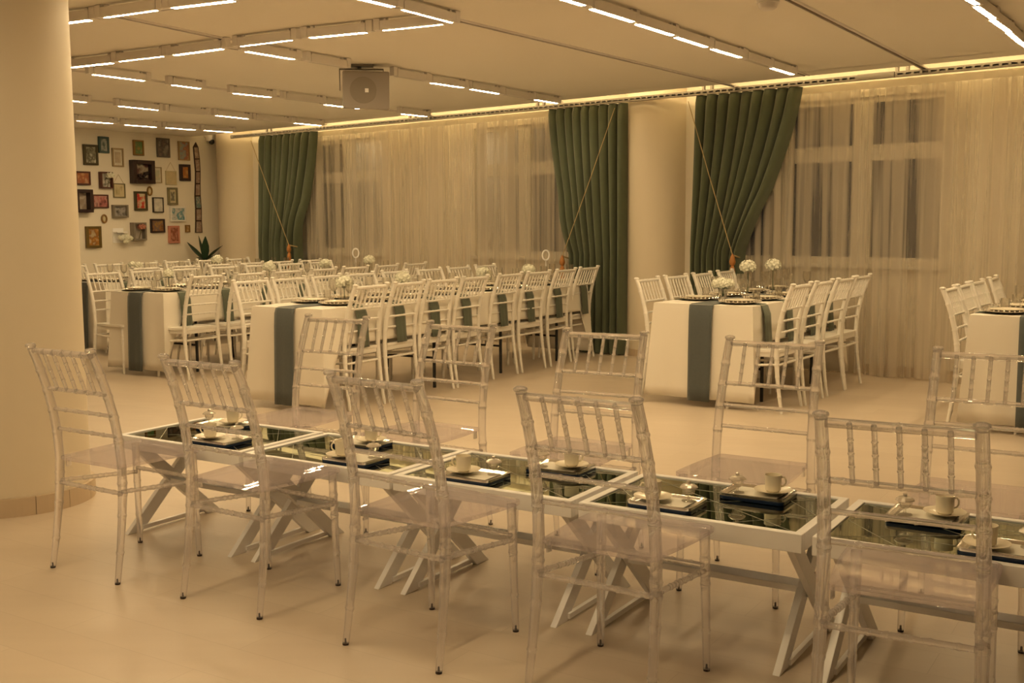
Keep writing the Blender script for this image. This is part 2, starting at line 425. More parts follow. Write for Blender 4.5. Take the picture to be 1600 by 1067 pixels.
TG = [((548, -3), (615.6, 13), 1), ((629.7, 17.5), (704.7, 37), 1)]
BA = [((90, 39.6), (140.6, 33.4), 1), ((162.5, 29.7), (247, 18), 1), ((270, 14.7), (366, 3.4), 1)]
BB = [((111, 107), (175, 100), 1), ((187.5, 97.5), (255, 89.7), 1), ((273, 87.8), (348, 78), 1), ((376.6, 74), (456, 64.5), 1),
      ((484, 61), (573, 52.5), 1), ((598, 49.5), (692, 40), 1)]
TRK = ['the track behind the hanging speaker', 'the track second from the picture-wall track', 'the track next to the picture-wall track', 'the track along the picture wall',
       'the track over the short eight-seat table', 'the track over the table before the sheer', 'the track ending above the round column',
       'the cross track nearest the mirror tables', 'the cross track before the hanging speaker']
for grp, tn in zip((TA, TB, TC, TD, TE, TF, TG, BA, BB), TRK):
    for k, (p, q, l) in enumerate(grp):
        n_ = len(grp)-1-k if 'cross' not in tn else k
        linear(p, q, l, .013 if (grp in (BA, BB, TG) and k % 2) else .030, label='%s linear lamp, %s from the %s, on %s' % ('lit' if l else 'unlit', ORD[n_], 'curtains' if 'cross' not in tn else 'big column', tn))
# unseen lamps added along the continued tracks to brighten the near side
def fill_lamps(p, q, n, step, tn, skip=0):
    a, b = xy(p, LZ), xy(q, LZ); d = (a-b).normalized(); L_ = .45
    for k in range(skip, n):
        s = a + d*(.12 + k*step); linear(None, None, 1, world=(s, s + d*L_), label='added out-of-view linear lamp brightening the mirror tables, %s on %s' % (ORD[k], tn))
fill_lamps((860, -5), (911, 10.5), 6, 1.15, 'the short-table track', 2)
fill_lamps((1497, -8), (1526.5, 9), 7, 1.15, 'the sheer-side track', 2)
fill_lamps((548, -3), (615.6, 13), 5, 1.3, 'the column-end track', 2)
# ------------------------------------------------------------------ curtain rail
t = thing('curtain_rail', 'grey slotted metal curtain rail hung below the ceiling edge', 'curtain rail', (0, 0, 0))
rs0, rs1 = -13.45, 5.0
rail_z = 2.585
mb = MB()
for zz in (.021, -.021): mb.bar(wp(rs0, C_RAIL, rail_z+zz), wp(rs1, C_RAIL, rail_z+zz), .034, .004)
mb.bar(wp(rs0, C_RAIL+.014, rail_z), wp(rs1, C_RAIL+.014, rail_z), .005, .04)
for zz in (.0145, -.0145): mb.bar(wp(rs0, C_RAIL-.014, rail_z+zz), wp(rs1, C_RAIL-.014, rail_z+zz), .005, .014)
k = rs0
while k < rs1:
    mb.bar(wp(k, C_RAIL-.014, rail_z), wp(min(k+.022, rs1), C_RAIL-.014, rail_z), .005, .016); k += .07
mb.build('channel', 'alu', t)
for px in ((298, 200), (645, 184), (845, 165), (1106, 140), (1410, 117), (420, 200), (1640, 100)):
    q = at_plane(px, wp(0, C_RAIL), TH); s = (Vector((q.x, q.y))).dot(UW)
    for ds in (-.045, .045):
        MB().bar(wp(s+ds-.012, C_RAIL, 2.77), wp(s+ds+.012, C_RAIL, 2.77), .03, .33).build('hanger', 'alu', t)
tp = at_plane((1370, 123), wp(0, C_RAIL), TH); s = Vector((tp.x, tp.y)).dot(UW)
MB().bar(wp(s-.16, C_RAIL-.024, rail_z), wp(s+.16, C_RAIL-.024, rail_z), .012, .05).build('joint_plate', 'alu', t)

# ------------------------------------------------------------------ curtains
def s_at(px, c=C_CURT):
    q = at_plane(px, wp(0, c), TH); return Vector((q.x, q.y)).dot(UW), q.z
def sheer(px0, px1, label, seed):
    s0 = s_at((px0, 330), C_CURT+.06)[0]; s1 = s_at((px1, 330), C_CURT+.06)[0]
    rnd = random.Random(seed); W_ = s1-s0
    ks = [(rnd.uniform(.09, .30), rnd.uniform(0, 6.28), rnd.uniform(.6, 1)) for _ in range(6)]
    xs = []; x = 0
    n = int(W_/.011)
    ph = [0.0]; 
    for i in range(n): ph.append(ph[-1] + .011*2*PI/(.075 + .06*math.sin(i*.031+seed) ** 2 + .05*rnd.random()))
    t = thing('sheer_curtain', label, 'sheer curtain', (*wp((s0+s1)/2, C_CURT+.06).xy, 0), TH, 'sheer curtains')
    zt, zb = 2.50, .012
    amp = [rnd.uniform(.012, .030) for _ in range(n//9+3)]
    def f(u, v):
        i = min(n, int(round(u*n))); A = amp[i//9]*(1-(i % 9)/9) + amp[i//9+1]*((i % 9)/9)
        g = (.55 + .45*v)
        y = A*g*math.sin(ph[i]) + .006*math.sin(ph[i]*.37+1.2*v)
        x = (u-.5)*W_ + .012*v*math.sin(ph[i]*.5+seed) + .006*math.sin(2*ph[i])*g
        zz = zt + (zb-zt)*v + (.008*math.sin(ph[i]*.21) if v == 1 else 0)
        return (x, y, zz)
    MB().grid(f, n, 7).build('voile', 'sheer', t, smooth=True)
    def h(u, v):
        i = min(n, int(round(u*n)))
        return ((u-.5)*W_, -.004 + .004*math.sin(ph[i]), 2.563 - .063*v)
    MB().grid(h, n//2, 1).build('heading_tape', 'tape', t, smooth=True)
    return t
sheer(478, 905, 'long sheer curtain hanging between two tied-back green curtains', 1)
sheer(1130, 1830, 'wide sheer curtain behind the short banquet table for eight', 5)
def drape(px_fix, px_open, y_top, px_tie, side, label, seed):
    """green curtain: fixed edge stays plumb, free edge gathered to the tie"""
    sf, _ = s_at((px_fix, 300), C_CURT-.02); so, _ = s_at((px_open, y_top), C_CURT-.02)
    st, zt_ = s_at(px_tie, C_CURT-.02)
    rnd = random.Random(seed)
    t = thing('green_curtain', label, 'curtain', (*wp(sf, C_CURT-.02).xy, 0), TH, None)
    W0 = so-sf; Wt = st-sf
    n = 9; nu = n*20; nv = 40; z0, z1 = 2.562, .012
    jit = [rnd.uniform(-.012, .012) for _ in range(n+2)]
    dep = [rnd.uniform(.75, 1.2) for _ in range(n+2)]
    def f(u, v):
        z = z0 + (z1-z0)*v
        if z > zt_:
            k = (z0-z)/(z0-zt_); k2 = k**1.35
            Wd = W0 + (Wt-W0)*k2
        else:
            k = 1.0; Wd = Wt*(1 + .05*(zt_-z))
        p = u*n; i = int(min(n-1, p))
        amp = (.042 + .022*k)*dep[i]*(1 if z < 2.5 else .75)
        fr = abs(math.sin(PI*p))
        y = -2.3*amp*fr**.40 + .03
        x = u*Wd + (jit[i]*math.sin(PI*(p % 1)))*(1 if k < 1 else .6)
        # free edge swells outward a little above the tie
        if .6 < k <= 1 and u > .6: y -= .05*(u-.6)/.4*math.sin(PI*min(1, (k-.6)/.4))
        return (x, y, z)
    MB().grid(f, nu, nv).build('drape', 'curtain', t, smooth=True)
    # tie cord from the top of the plumb edge to the tassel
    a = Vector((0.02*(1 if W0 > 0 else -1), -.17, 2.50)); b = Vector((Wt*.98, -.185, zt_-.01))
    MB().tube([a, a.lerp(b, .5) + Vector((0, 0, -.015)), b], .0045, 6).build('tie_cord', 'cord', t, smooth=True)
    MB().tube([(Wt*.98, -.185, zt_-.01), (Wt*.985, -.10, zt_-.03), (Wt*.97, .03, zt_-.05)], .008, 6).build('tie_band', 'cord', t, smooth=True)
    MB().lathe([(.006, 0), (.020, -.03), (.030, -.075), (.022, -.10), (.012, -.112), (.022, -.13), (.027, -.17), (.024, -.32), (.014, -.33)][::-1], 12,
               (Wt*.98, -.185, zt_)).build('tassel', 'tassel', t, smooth=True)
    return t
drape(409, 494, 205, (470, 381), 1, 'green curtain tied back beside the corner column', 1)
drape(978, 857, 170, (894, 398), -1, 'green curtain tied back at the end of the aisle-side long table', 2)
drape(1086, 1252, 142, (1162, 396), 1, 'green curtain tied back behind the short banquet table for eight', 3)

# ------------------------------------------------------------------ spindle-back chairs
def ringed(a, b, r0, r1, rings, bump=.0020, n=26, bend=None):
    """path + radii of a turned bamboo-style rod"""
    a, b = Vector(a), Vector(b); path = []; rad = []
    ts = sorted(set([i/n for i in range(n+1)] + [x for g in rings for x in (g-.022, g-.012, g, g+.012, g+.022) if 0 < x < 1]))
    for t_ in ts:
        p = a.lerp(b, t_)
        if bend: p = bend(t_, p)
        r = r0 + (r1-r0)*t_
        for g in rings: r += bump*max(0, 1 - abs(t_-g)/.02)
        path.append(p); rad.append(r)
    return path, rad
def interp(tab, z):
    for (z0, y0), (z1, y1) in zip(tab, tab[1:]):
        if z <= z1:
            k = (z-z0)/(z1-z0); return y0 + (y1-y0)*k
    return tab[-1][1]
POST = [(0, -.21), (.12, -.190), (.24, -.174), (.34, -.164), (.45, -.160), (.55, -.167), (.65, -.184), (.75, -.210), (.84, -.241), (.90, -.266), (.92, -.275)]
def make_chair(name, label, cat, mat, seatmat, spindles, seg, white=False):
    t = thing(name, label, cat)
    H = .92 if not white else .935
    k_ = H/.92
    for sx in (-1, 1):
        rings = [.13, .285, .375, .42, .60, .70, .79, .88]
        path = []; rad = []
        zs = sorted(set([i*.03 for i in range(1, 30)] + [x*.92 + d for x in rings for d in (-.011, -.005, 0, .005, .011)] + [.007, .902]))
        for z in [z for z in zs if .006 <= z <= .902]:
            y = interp(POST, z); x = sx*(.200 - .018*min(1, z/.9))
            r = .0115 + .0062*min(1, z/.35)
            if z > .6: r -= .0015*(z-.6)/.3
            for g in rings: r += .0026*max(0, 1 - abs(z-g*.92)/.010)
            path.append((x, y, z*k_)); rad.append(r)
        o = MB().tube(path, rad, seg).build('back_post', mat, t, smooth=True)
        y = interp(POST, .902)
        MB().lathe([(.010, 0), (.013, .004), (.0195, .009), (.021, .014), (.019, .019), (.012, .0225), (.004, .0235)], seg+2, (sx*.182, y-.003, .897*k_)).build('finial', mat, t, smooth=True)
        p_, r_ = ringed((sx*.186, .21, .007), (sx*.178, .200, .442), .0115, .0165, [.28, .62, .72, .80], n=18)
        MB().tube(p_, r_, seg).build('front_leg', mat, t, smooth=True)
        if not white:
            for px, py in ((sx*.200, -.21), (sx*.186, .21)):
                MB().lathe([(.0105, 0), (.0105, .006), (.003, .0065), (.0025, .022), (.0005, .023)], 8, (px, py, 0)).build('foot_pad', 'pad', t)
        else:
            for px, py in ((sx*.200, -.21), (sx*.186, .21)):
                MB().lathe([(.0105, 0), (.0105, .0075)], 8, (px, py, 0)).build('foot_pad', mat, t)
    rail = lambda z, r, nm, rings: MB().tube(*ringed((-.172, interp(POST, z), z*k_), (.172, interp(POST, z), z*k_), r, r, rings, n=12), seg).build(nm, mat, t, smooth=True)
    rail(.890, .0125, 'top_rail', [.5]) if not white else rail(.890, .013, 'top_rail', [.1, .24, .38, .52, .66, .8, .92])
    rail(.735, .0085, 'back_rail', [.1, .3, .5, .7, .9]); rail(.650, .0080, 'back_rail', [.2, .4, .6, .8]); rail(.568, .0080, 'back_rail', [.2, .4, .6, .8])
    for i in range(spindles):
        x = -.172 + .344*(i+1)/(spindles+1)
        p_, r_ = ringed((x, interp(POST, .735), .735*k_), (x, interp(POST, .89), .89*k_), .0068, .0072, [.27, .50, .73], .0018, n=8)
        MB().tube(p_, r_, max(6, seg-2)).build('spindle', mat, t, smooth=True)
    # seat: bowed trapezium with soft corners
    out = []
    def corner(cx, cy, r, a0, a1):
        for k in range(6):
            a = math.radians(a0 + (a1-a0)*k/5); out.append((cx + r*math.cos(a), cy + r*math.sin(a)))
    corner(.170, .202, .034, 0, 90); corner(-.170, .202, .034, 90, 180)
    out += [(-.203, .10), (-.197, 0), (-.187, -.09)]
    corner(-.162, -.150, .020, 180, 270); corner(.162, -.150, .020, 270, 360)
    out += [(.187, -.09), (.197, 0), (.203, .10)]
    th = .016 if not white else .022
    MB().prism(out, .455-th, .455).build('seat', seatmat, t, bevel=.003)
    if white:
        for sx in (-1, 1):
            MB().bar((sx*.176, .19, .418), (sx*.172, -.15, .418), .016, .032).build('apron', mat, t)
        MB().bar((-.17, .2, .418), (.17, .2, .418), .016, .032).build('apron', mat, t)
        MB().bar((-.17, -.155, .418), (.17, -.155, .418), .016, .032).build('apron', mat, t)
    else:
        for sx in (-1, 1):
            MB().bar((sx*.172, -.145, .425), (sx*.170, -.125, .425), .006, .034).build('seat_lug', mat, t)
    st = lambda a, b, rings: MB().tube(*ringed(a, b, .0088, .0088, rings, .002, n=12), seg).build('stretcher', mat, t, smooth=True)
    rg = [.12, .3, .42, .5, .58, .7, .88]
    st((-.185, -.164, .345), (.185, -.164, .345), rg); st((-.175, .202, .335), (.175, .202, .335), rg)
    for sx in (-1, 1): st((sx*.188, -.160, .352), (sx*.177, .200, .318), rg)
    return t
TBX, TBY, TBA, TBL, TBD, TBH, TBW = -1.7602, 4.8404, math.radians(-32.0), .7554, .5166, .449, .0275
GAP = [.0236, .016, .0269, .0306]
tu = Vector((math.cos(TBA), math.sin(TBA))); tv = Vector((-tu.y, tu.x))
def tp_(a, b): q = Vector((TBX, TBY)) + tu*a + tv*b; return q
clear0 = make_chair('clear_chair', 'x', 'chair', 'clear', 'clearseat', 5, 12)
CH = [(0.378, -.265, -.46), (1.122, -.251, -1.5), (1.946, -.297, -4.4), (2.633, -.282, -1.4), (3.453, -.243, 3.4)]
BH = [(.390, .790, 180+3), (1.141, .768, 180-2), (1.908, .774, 180+3), (2.638, .780, 180), (3.44, .782, 181)]
first = True
for i, (a_, b_, r_) in enumerate(CH):
    q = tp_(a_, b_); lab = 'clear plastic spindle chair, %s from the big column, side away from the banquet tables' % ORD[i]
    if first: clear0.location = (q.x, q.y, 0); clear0.rotation_euler.z = TBA + math.radians(r_); clear0['label'] = lab; clear0['group'] = 'clear chairs at the mirror tables'; first = False
    else: dup(clear0, (q.x, q.y, 0), TBA + math.radians(r_), lab)
for i, (a_, b_, r_) in enumerate(BH):
    q = tp_(a_, b_)
    dup(clear0, (q.x, q.y, 0), TBA + math.radians(r_), 'clear plastic spindle chair, %s from the big column, side toward the banquet tables' % ORD[i])

# ------------------------------------------------------------------ low mirror-topped tables
def make_table(label):
    t = thing('mirror_table', label, 'table', (0, 0, 0), 0, 'low mirror tables in a row')
    L_, D_, H_, W_ = TBL, TBD, TBH, TBW
    ap = .058
    for s in (-1, 1):
        MB().box((0, s*(D_/2-W_/2), H_-ap/2), (L_, W_, ap)).build('long_rail', 'white', t, bevel=.002)
        MB().box((s*(L_/2-W_/2), 0, H_-ap/2), (W_, D_-2*W_, ap)).build('end_rail', 'white', t, bevel=.002)
    g = MB().box((0, 0, H_-.008), (L_-2*W_+.002, D_-2*W_+.002, .006)).build('mirror_top', 'mirror', t)
    zt = H_-.0046
    hx, hy = L_/2-W_-.008, D_/2-W_-.008
    e = MB()
    for a, b in (((-hx, -hy), (hx, hy)), ((-hx, hy), (hx, -hy)), ((-hx, 0), (-.14, hy)), ((hx, 0), (.14, hy)), ((-hx, 0), (-.14, -hy)), ((hx, 0), (.14, -hy)),
                 ((-.14, -hy*.55), (.14, -hy*.55)), ((-.14, hy*.55), (.14, hy*.55))):
        e.bar((a[0], a[1], zt), (b[0], b[1], zt), .0016, .0008)
    e.build('etched_line', 'etch', g)
    for s in (-1, 1):
        x = s*(L_/2-.055)
        for k, dx in ((1, -.013), (-1, .013)):
            a = Vector((x+dx, -k*(D_/2-.035), 0)); b = Vector((x+dx, k*(D_/2-.06), H_-ap))
            dz = (b-a).normalized(); wv = .03
            # plank with level-cut ends
            vs = []
            for xx in (-.012, .012):
                for p, sg in ((a, 1), (b, 1)):
                    for y in (-.042, .042): vs.append((p.x+xx, p.y+y, p.z))
            MB().add(vs, [(0, 1, 3, 2), (4, 6, 7, 5), (0, 4, 5, 1), (2, 3, 7, 6), (0, 2, 6, 4), (1, 5, 7, 3)]).build('cross_leg', 'white', t, bevel=.002)
        MB().bar((x, -D_/2+.075, .018), (x, D_/2-.075, .018), .016, .018).build('foot_bar', 'white', t)
        b_ = MB().lathe([(.006, 0), (.006, .003)], 10).build('bolt', 'alu', t)
        b_.rotation_euler = (0, PI/2, 0); b_.location = (x + s*.021, 0, .2)
    MB().box((0, 0, .205), (L_-.15, .075, .022)).build('stretcher_board', 'white', t, bevel=.002)
    return t
tab0 = None; acc = 0.0
TL = ['low white mirror-topped table beside the big round column, first of five', 'low white mirror-topped table, second from the big round column',
      'low white mirror-topped table, middle one of five', 'low white mirror-topped table, fourth from the big round column',
      'low white mirror-topped table, fifth and farthest from the big round column']
TC_ = []
for i in range(5):
    ctr = tp_(acc + TBL/2, TBD/2); acc += TBL + (GAP[i] if i < 4 else 0)
    if i == 0: tab0 = make_table(TL[0]); tab0.location = (ctr.x, ctr.y, 0); tab0.rotation_euler.z = TBA
    else: dup(tab0, (ctr.x, ctr.y, 0), TBA, TL[i])
    TC_.append(ctr)
# coffee settings: tray, paper napkin, saucer, cup, stemmed glass
def rrect(w_, h_, r, n=4):
    out = []
    for cx, cy_, a0 in ((w_/2-r, h_/2-r, 0), (-w_/2+r, h_/2-r, 90), (-w_/2+r, -h_/2+r, 180), (w_/2-r, -h_/2+r, 270)):
        for k in range(n+1):
            a = math.radians(a0 + 90*k/n); out.append((cx + r*math.cos(a), cy_ + r*math.sin(a)))
    return out
def make_tray():
    t = thing('serving_tray', 'x', 'tray')
    MB().prism(rrect(.225, .165, .018), 0, .013).build('tray_base', 'navy', t, bevel=.002)
    o = rrect(.225, .165, .018); i_ = rrect(.205, .145, .014); j_ = rrect(.19, .13, .01); n = len(o)
    vs = [(x, y, .013) for x, y in o] + [(x, y, .021) for x, y in o] + [(x, y, .021) for x, y in i_] + [(x, y, .0145) for x, y in j_]
    fs = [(k*n + q, k*n + (q+1) % n, (k+1)*n + (q+1) % n, (k+1)*n + q) for k in range(3) for q in range(n)] + [tuple(range(3*n, 4*n))]
    MB().add(vs, fs).build('rim', 'silver', t, smooth=True)
    return t
tray0 = make_tray()
pap0 = MB().prism([(-.085, -.055), (.08, -.058), (.084, .053), (-.08, .057)], 0, .0015).build('paper_napkin', 'paper')
def make_cup():
    t = thing('coffee_cup', 'x', 'cup')
    MB().lathe([(.019, 0), (.021, .003), (.0255, .006), (.0275, .03), (.0285, .058), (.0275, .058), (.0262, .03), (.0235, .009), (.0, .008)], 24).build('bowl', 'porcelain', t, smooth=True)
    MB().tube([(-.026, 0, .048), (-.036, 0, .050), (-.042, 0, .041), (-.041, 0, .028), (-.034, 0, .019), (-.026, 0, .018)], .0032, 8).build('handle', 'porcelain', t, smooth=True)
    return t
cup0 = make_cup()
sau0 = MB().lathe([(.026, 0), (.029, .001), (.052, .008), (.063, .012), (.064, .0135), (.052, .0105), (.030, .0045), (.0, .004)], 32).build('saucer', 'porcelain', smooth=True)
def make_goblet():
    t = thing('stemmed_glass', 'x', 'glass')
    MB().lathe([(.024, 0), (.024, .002), (.006, .005), (.004, .010), (.004, .018)], 16).build('foot', 'glass', t, smooth=True)
    cutp = []
    MB().lathe([(.004, .018), (.012, .022), (.020, .032), (.021, .045), (.019, .045), (.018, .034), (.010, .025), (.0, .024)], 12).build('bowl', 'glass', t, smooth=False)
    MB().lathe([(.030, .046), (.028, .050), (.020, .056), (.006, .058), (.006, .062), (.007, .067), (.001, .069)], 14).build('lid', 'bead', t, smooth=False)
    return t
gob0 = make_goblet()
# table index, side, tray centre u v, cup offset
SET = [(0, 'F', .145, -.135, .114, -.165), (0, 'R', -.105, .125, -.061, .135), (1, 'F', .115, -.135, .071, -.165), (1, 'R', -.07, .12, -.019, .125),
       (2, 'F', -.092, -.140, -.133, -.150), (2, 'R', .118, .130, .165, .130), (3, 'F', -.112, -.135, -.154, -.155), (3, 'R', .108, .125, .158, .128),
       (4, 'F', .128, -.135, .088, -.165), (4, 'R', -.128, .12, -.079, .125)]
TN = ['first mirror table from the column', 'second mirror table from the column', 'middle mirror table', 'fourth mirror table from the column', 'fifth mirror table from the column']
used = set()
def place(proto, key, loc, rz, label, group, cat=None):
    if key not in used:
        used.add(key); proto.location = loc; proto.rotation_euler.z = rz; o = proto
        tag(o, label, cat, group)
    else: o = dup(proto, loc, rz, label, group); tag(o, None, cat)
    return o
for ti, sd, u_, v_, cu, cv in SET:
    side = 'chair side away from the banquet tables' if sd == 'F' else 'side toward the banquet tables'
    side2 = 'open-floor side' if sd == 'F' else 'banquet side'
    rz = TBA + (0 if sd == 'F' else PI); c0 = TC_[ti]; sg = 1 if sd == 'F' else -1
    P_ = lambda a, b: c0 + tu*a + tv*b
    z = TBH-.0038
    q = P_(u_, v_); place(tray0, 'tray', (q.x, q.y, z), rz, 'navy and steel coffee tray on %s, %s' % (TN[ti], side2), 'coffee trays', 'tray')
    place(pap0, 'pap', (q.x, q.y, z+.0148), rz, 'white paper napkin on %s, %s' % (TN[ti], side2), 'paper napkins on trays', 'napkin')
    q = P_(cu, cv); zz = z+.0215
    place(sau0, 'sau', (q.x, q.y, zz), rz, 'white saucer on %s, %s' % (TN[ti], side2), 'saucers on trays', 'saucer')
    place(cup0, 'cup', (q.x, q.y, zz+.0045), rz + .5, 'white coffee cup on %s, %s' % (TN[ti], side2), 'coffee cups on trays', 'cup')
    q = P_(u_ + sg*.062, v_ + sg*.035)
    place(gob0, 'gob', (q.x, q.y, z+.0165), rz, 'small lidded crystal glass on %s, %s' % (TN[ti], side2), 'crystal glasses on trays', 'glass')

# ------------------------------------------------------------------ banquet tables
def tablecloth(L_, W_, z, drop_end, drop_side, seed):
    rnd = random.Random(seed); hx, hy = L_/2, W_/2
    pts = []; r = .02
    def seg(ax, ay, bx, by, n):
        for k in range(n): pts.append((ax + (bx-ax)*k/n, ay + (by-ay)*k/n))
    nl, ns = int(L_/.06), int(W_/.04)
    seg(-hx, -hy, hx, -hy, nl); seg(hx, -hy, hx, hy, ns); seg(hx, hy, -hx, hy, nl); seg(-hx, hy, -hx, -hy, ns)
    n = len(pts); rings = 9; vs = [(x, y, z) for x, y in pts]
    ph = rnd.uniform(0, 6)
    for j in range(1, rings+1):
        for i, (x, y) in enumerate(pts):
            dxe = hx-abs(x); dye = hy-abs(y)
            onend = dxe < 1e-6
            if onend: dr = drop_end
            else:
                k = min(1, dxe/.16); dr = drop_end*(1-k) + drop_side*k if k < 1 else drop_side
            nx, ny = (math.copysign(1, x), 0) if onend else (0, math.copysign(1, y))
            cornerness = max(0, 1-(dxe+dye)/.10)
            if cornerness > 0: nx, ny = math.copysign(.75, x), math.copysign(.75, y)
            v = j/rings
            fl = v*(.012 + .045*cornerness) + v*(.012*math.sin((x+y*1.7)*17+ph) + .006*math.sin((x-y)*41+ph))*(.5 if not onend else .8)
            fl = max(fl, .004)
            vs.append((x + nx*fl, y + ny*fl, z - dr*v))
    fs = [tuple(range(n))]
    for j in range(rings):
        for i in range(n):
            fs.append((j*n + i, (j+1)*n + i, (j+1)*n + (i+1) % n, j*n + (i+1) % n))
    return MB().add(vs, fs)
def strip(path, wd, wob=.004, seed=0):
    """cloth strip following a path in local x-z, width along y"""
    rnd = random.Random(seed); m = 6; vs = []
    n = len(path)
    for i, (x, z) in enumerate(path):
        for k in range(m+1):
            y = (k/m-.5)*wd
            hang = max(0, (i-1)/(n-1)) if z < path[0][1]-.02 else 0
            vs.append((x + hang*wob*math.sin(k*1.7+seed), y*(1-.06*hang), z))
    fs = [(i*(m+1)+k, i*(m+1)+k+1, (i+1)*(m+1)+k+1, (i+1)*(m+1)+k) for i in range(n-1) for k in range(m)]
    mb = MB().add(vs, fs); return mb
TZ = .760
def banquet(cx, cy, ang, L_, W_, nm, seed):
    """cx,cy = middle of the end nearest the mirror tables; runs along ang"""
    d = Vector((math.cos(ang), math.sin(ang))); ctr = Vector((cx, cy)) + d*L_/2
    t = thing('banquet_table', 'black-legged folding table under the cloth, %s' % nm, 'table', (ctr.x, ctr.y, 0), ang)
    MB().box((0, 0, .738), (L_-.02, W_-.02, .036)).build('table_top', 'white', t)
    nleg = max(2, int(round(L_/1.0)))
    for k in range(nleg):
        x = -L_/2 + .45 + (L_-.9)*k/max(1, nleg-1)
        for s in (-1, 1):
            MB().tube([(x, s*(W_/2-.10), 0), (x, s*(W_/2-.10), .45), (x, s*(W_/2-.13), .62), (x, s*(W_/2-.2), .72)], .014, 8).build('leg', 'black', t, smooth=True)
        MB().tube([(x, -W_/2+.1, .25), (x, W_/2-.1, .25)], .010, 8).build('cross_bar', 'black', t, smooth=True)
    cl = tablecloth(L_, W_, TZ, .70, .275, seed).build('tablecloth', 'cloth', smooth=True, loc=(ctr.x, ctr.y, 0), rz=ang)
    tag(cl, 'white tablecloth draped over %s' % nm, 'tablecloth', 'white tablecloths')
    so = cl.modifiers.new('thick', 'SOLIDIFY'); so.thickness = .0025; so.offset = 1
    p = [(L_/2-.02, TZ+.004), (0, TZ+.004), (-L_/2+.02, TZ+.004), (-L_/2-.012, TZ-.003), (-L_/2-.026, TZ-.04)] + \
        [(-L_/2-.030-.020*k/7, TZ-.04-.672*k/7) for k in range(1, 8)]
    rn = strip(p, .19, .006, seed).build('table_runner', 'runner', smooth=True, loc=(ctr.x, ctr.y, 0), rz=ang)
    tag(rn, 'slate blue runner along %s, hanging over its end' % nm, 'table runner', 'slate runners')
    so = rn.modifiers.new('thick', 'SOLIDIFY'); so.thickness = .002; so.offset = 1
    return ctr, d
AX = math.radians(57.5); av = Vector((math.cos(AX), math.sin(AX))); bv = Vector((av.y, -av.x)); O_ = Vector((-1.65, 8.065))
ab = lambda a, b: O_ + av*a + bv*b
white0 = make_chair('banquet_chair', 'x', 'chair', 'chairwhite', 'chairwhite', 6, 8, white=True)
def wchair(q, rz, label, group):
    q = Vector(q)
    if 'wc' not in used:
        used.add('wc'); white0.location = (q.x, q.y, 0); white0.rotation_euler.z = rz; tag(white0, label, 'chair', group)
    else: dup(white0, (q.x, q.y, 0), rz, label, group)
def from_finial(q, rz): return Vector(q) + Vector((-math.sin(rz), math.cos(rz)))*.278
def hit(pxx, P, th):          # where the sight line through image column pxx crosses a chair-back line
    p = at_plane((pxx, 425), P, th); return Vector((p.x, p.y))
# place settings ----------------------------------------------------------------
chg0 = thing('charger_plate', 'x', 'plate')
MB().lathe([(.10, 0), (.115, .002), (.155, .010), (.158, .012), (.150, .0125), (.112, .006), (0, .005)], 28).build('disc', 'charger', chg0, smooth=True)
bd = MB()
for k in range(30): bd.ball((.153*math.cos(2*PI*k/30), .153*math.sin(2*PI*k/30), .015), .0065, 5, 4)
o = bd.build('beaded_rim', 'bead', chg0); o['kind'] = 'stuff'
pl0 = MB().lathe([(.06, 0), (.07, .002), (.112, .014), (.115, .017), (.105, .0145), (.066, .006), (0, .005)], 24).build('dinner_plate', 'porcelain', smooth=True)
wg0 = thing('wine_glass', 'x', 'glass')
MB().lathe([(.034, 0), (.034, .002), (.008, .006), (.0042, .012), (.0038, .075)], 14).build('foot_and_stem', 'glass', wg0, smooth=True)
MB().lathe([(.0038, .075), (.016, .082), (.030, .100), (.036, .130), (.034, .175), (.0325, .175), (.034, .13), (.028, .102), (.014, .086), (0, .083)], 14).build('bowl', 'glass', wg0, smooth=True)
fl0 = thing('tumbler', 'x', 'glass')
MB().lathe([(.026, 0), (.028, .002), (.031, .085), (.0295, .085), (.0268, .008), (0, .007)], 14).build('body', 'glass', fl0, smooth=True)
nap0 = strip([(-.20, TZ+.0075), (-.05, TZ+.0075), (-.006, TZ+.0065), (.012, TZ-.008)] + [(.030+.004*k, TZ-.008-.06*k) for k in range(1, 6)], .125, .004, 3).build('side_napkin', 'napkin', smooth=True)
so = nap0.modifiers.new('thick', 'SOLIDIFY'); so.thickness = .0018; so.offset = 1
def setting(a, sgn, half, frame, lab, ang, n):
    """a along the table from its end; sgn which side; frame(a,b)->xy"""
    out = ang - PI/2 if sgn > 0 else ang + PI/2
    q = frame(a, sgn*half)
    place(nap0, 'nap', (q.x, q.y, 0), out, 'sage napkin, %s place from the curtains, %s' % (ORD[n], lab), 'napkins, ' + lab, 'napkin')
    q = frame(a, sgn*(half-.185))
    place(chg0, 'chg', (q.x, q.y, TZ+.0105), 0, 'beaded charger plate, %s place from the curtains, %s' % (ORD[n], lab), 'charger plates, ' + lab, 'plate')
    place(pl0, 'pl', (q.x, q.y, TZ+.0165), 0, 'white plate on charger, %s place from the curtains, %s' % (ORD[n], lab), 'dinner plates, ' + lab, 'plate')
    q = frame(a+.175, sgn*(half-.235))
    place(wg0, 'wg', (q.x, q.y, TZ+.0035), 0, 'stemmed wine glass, %s place from the curtains, %s' % (ORD[n], lab), 'wine glasses, ' + lab, 'glass')
    q = frame(a+.205, sgn*(half-.14))
    place(fl0, 'fl', (q.x, q.y, TZ+.0035), 0, 'straight tumbler, %s place from the curtains, %s' % (ORD[n], lab), 'tumblers, ' + lab, 'glass')

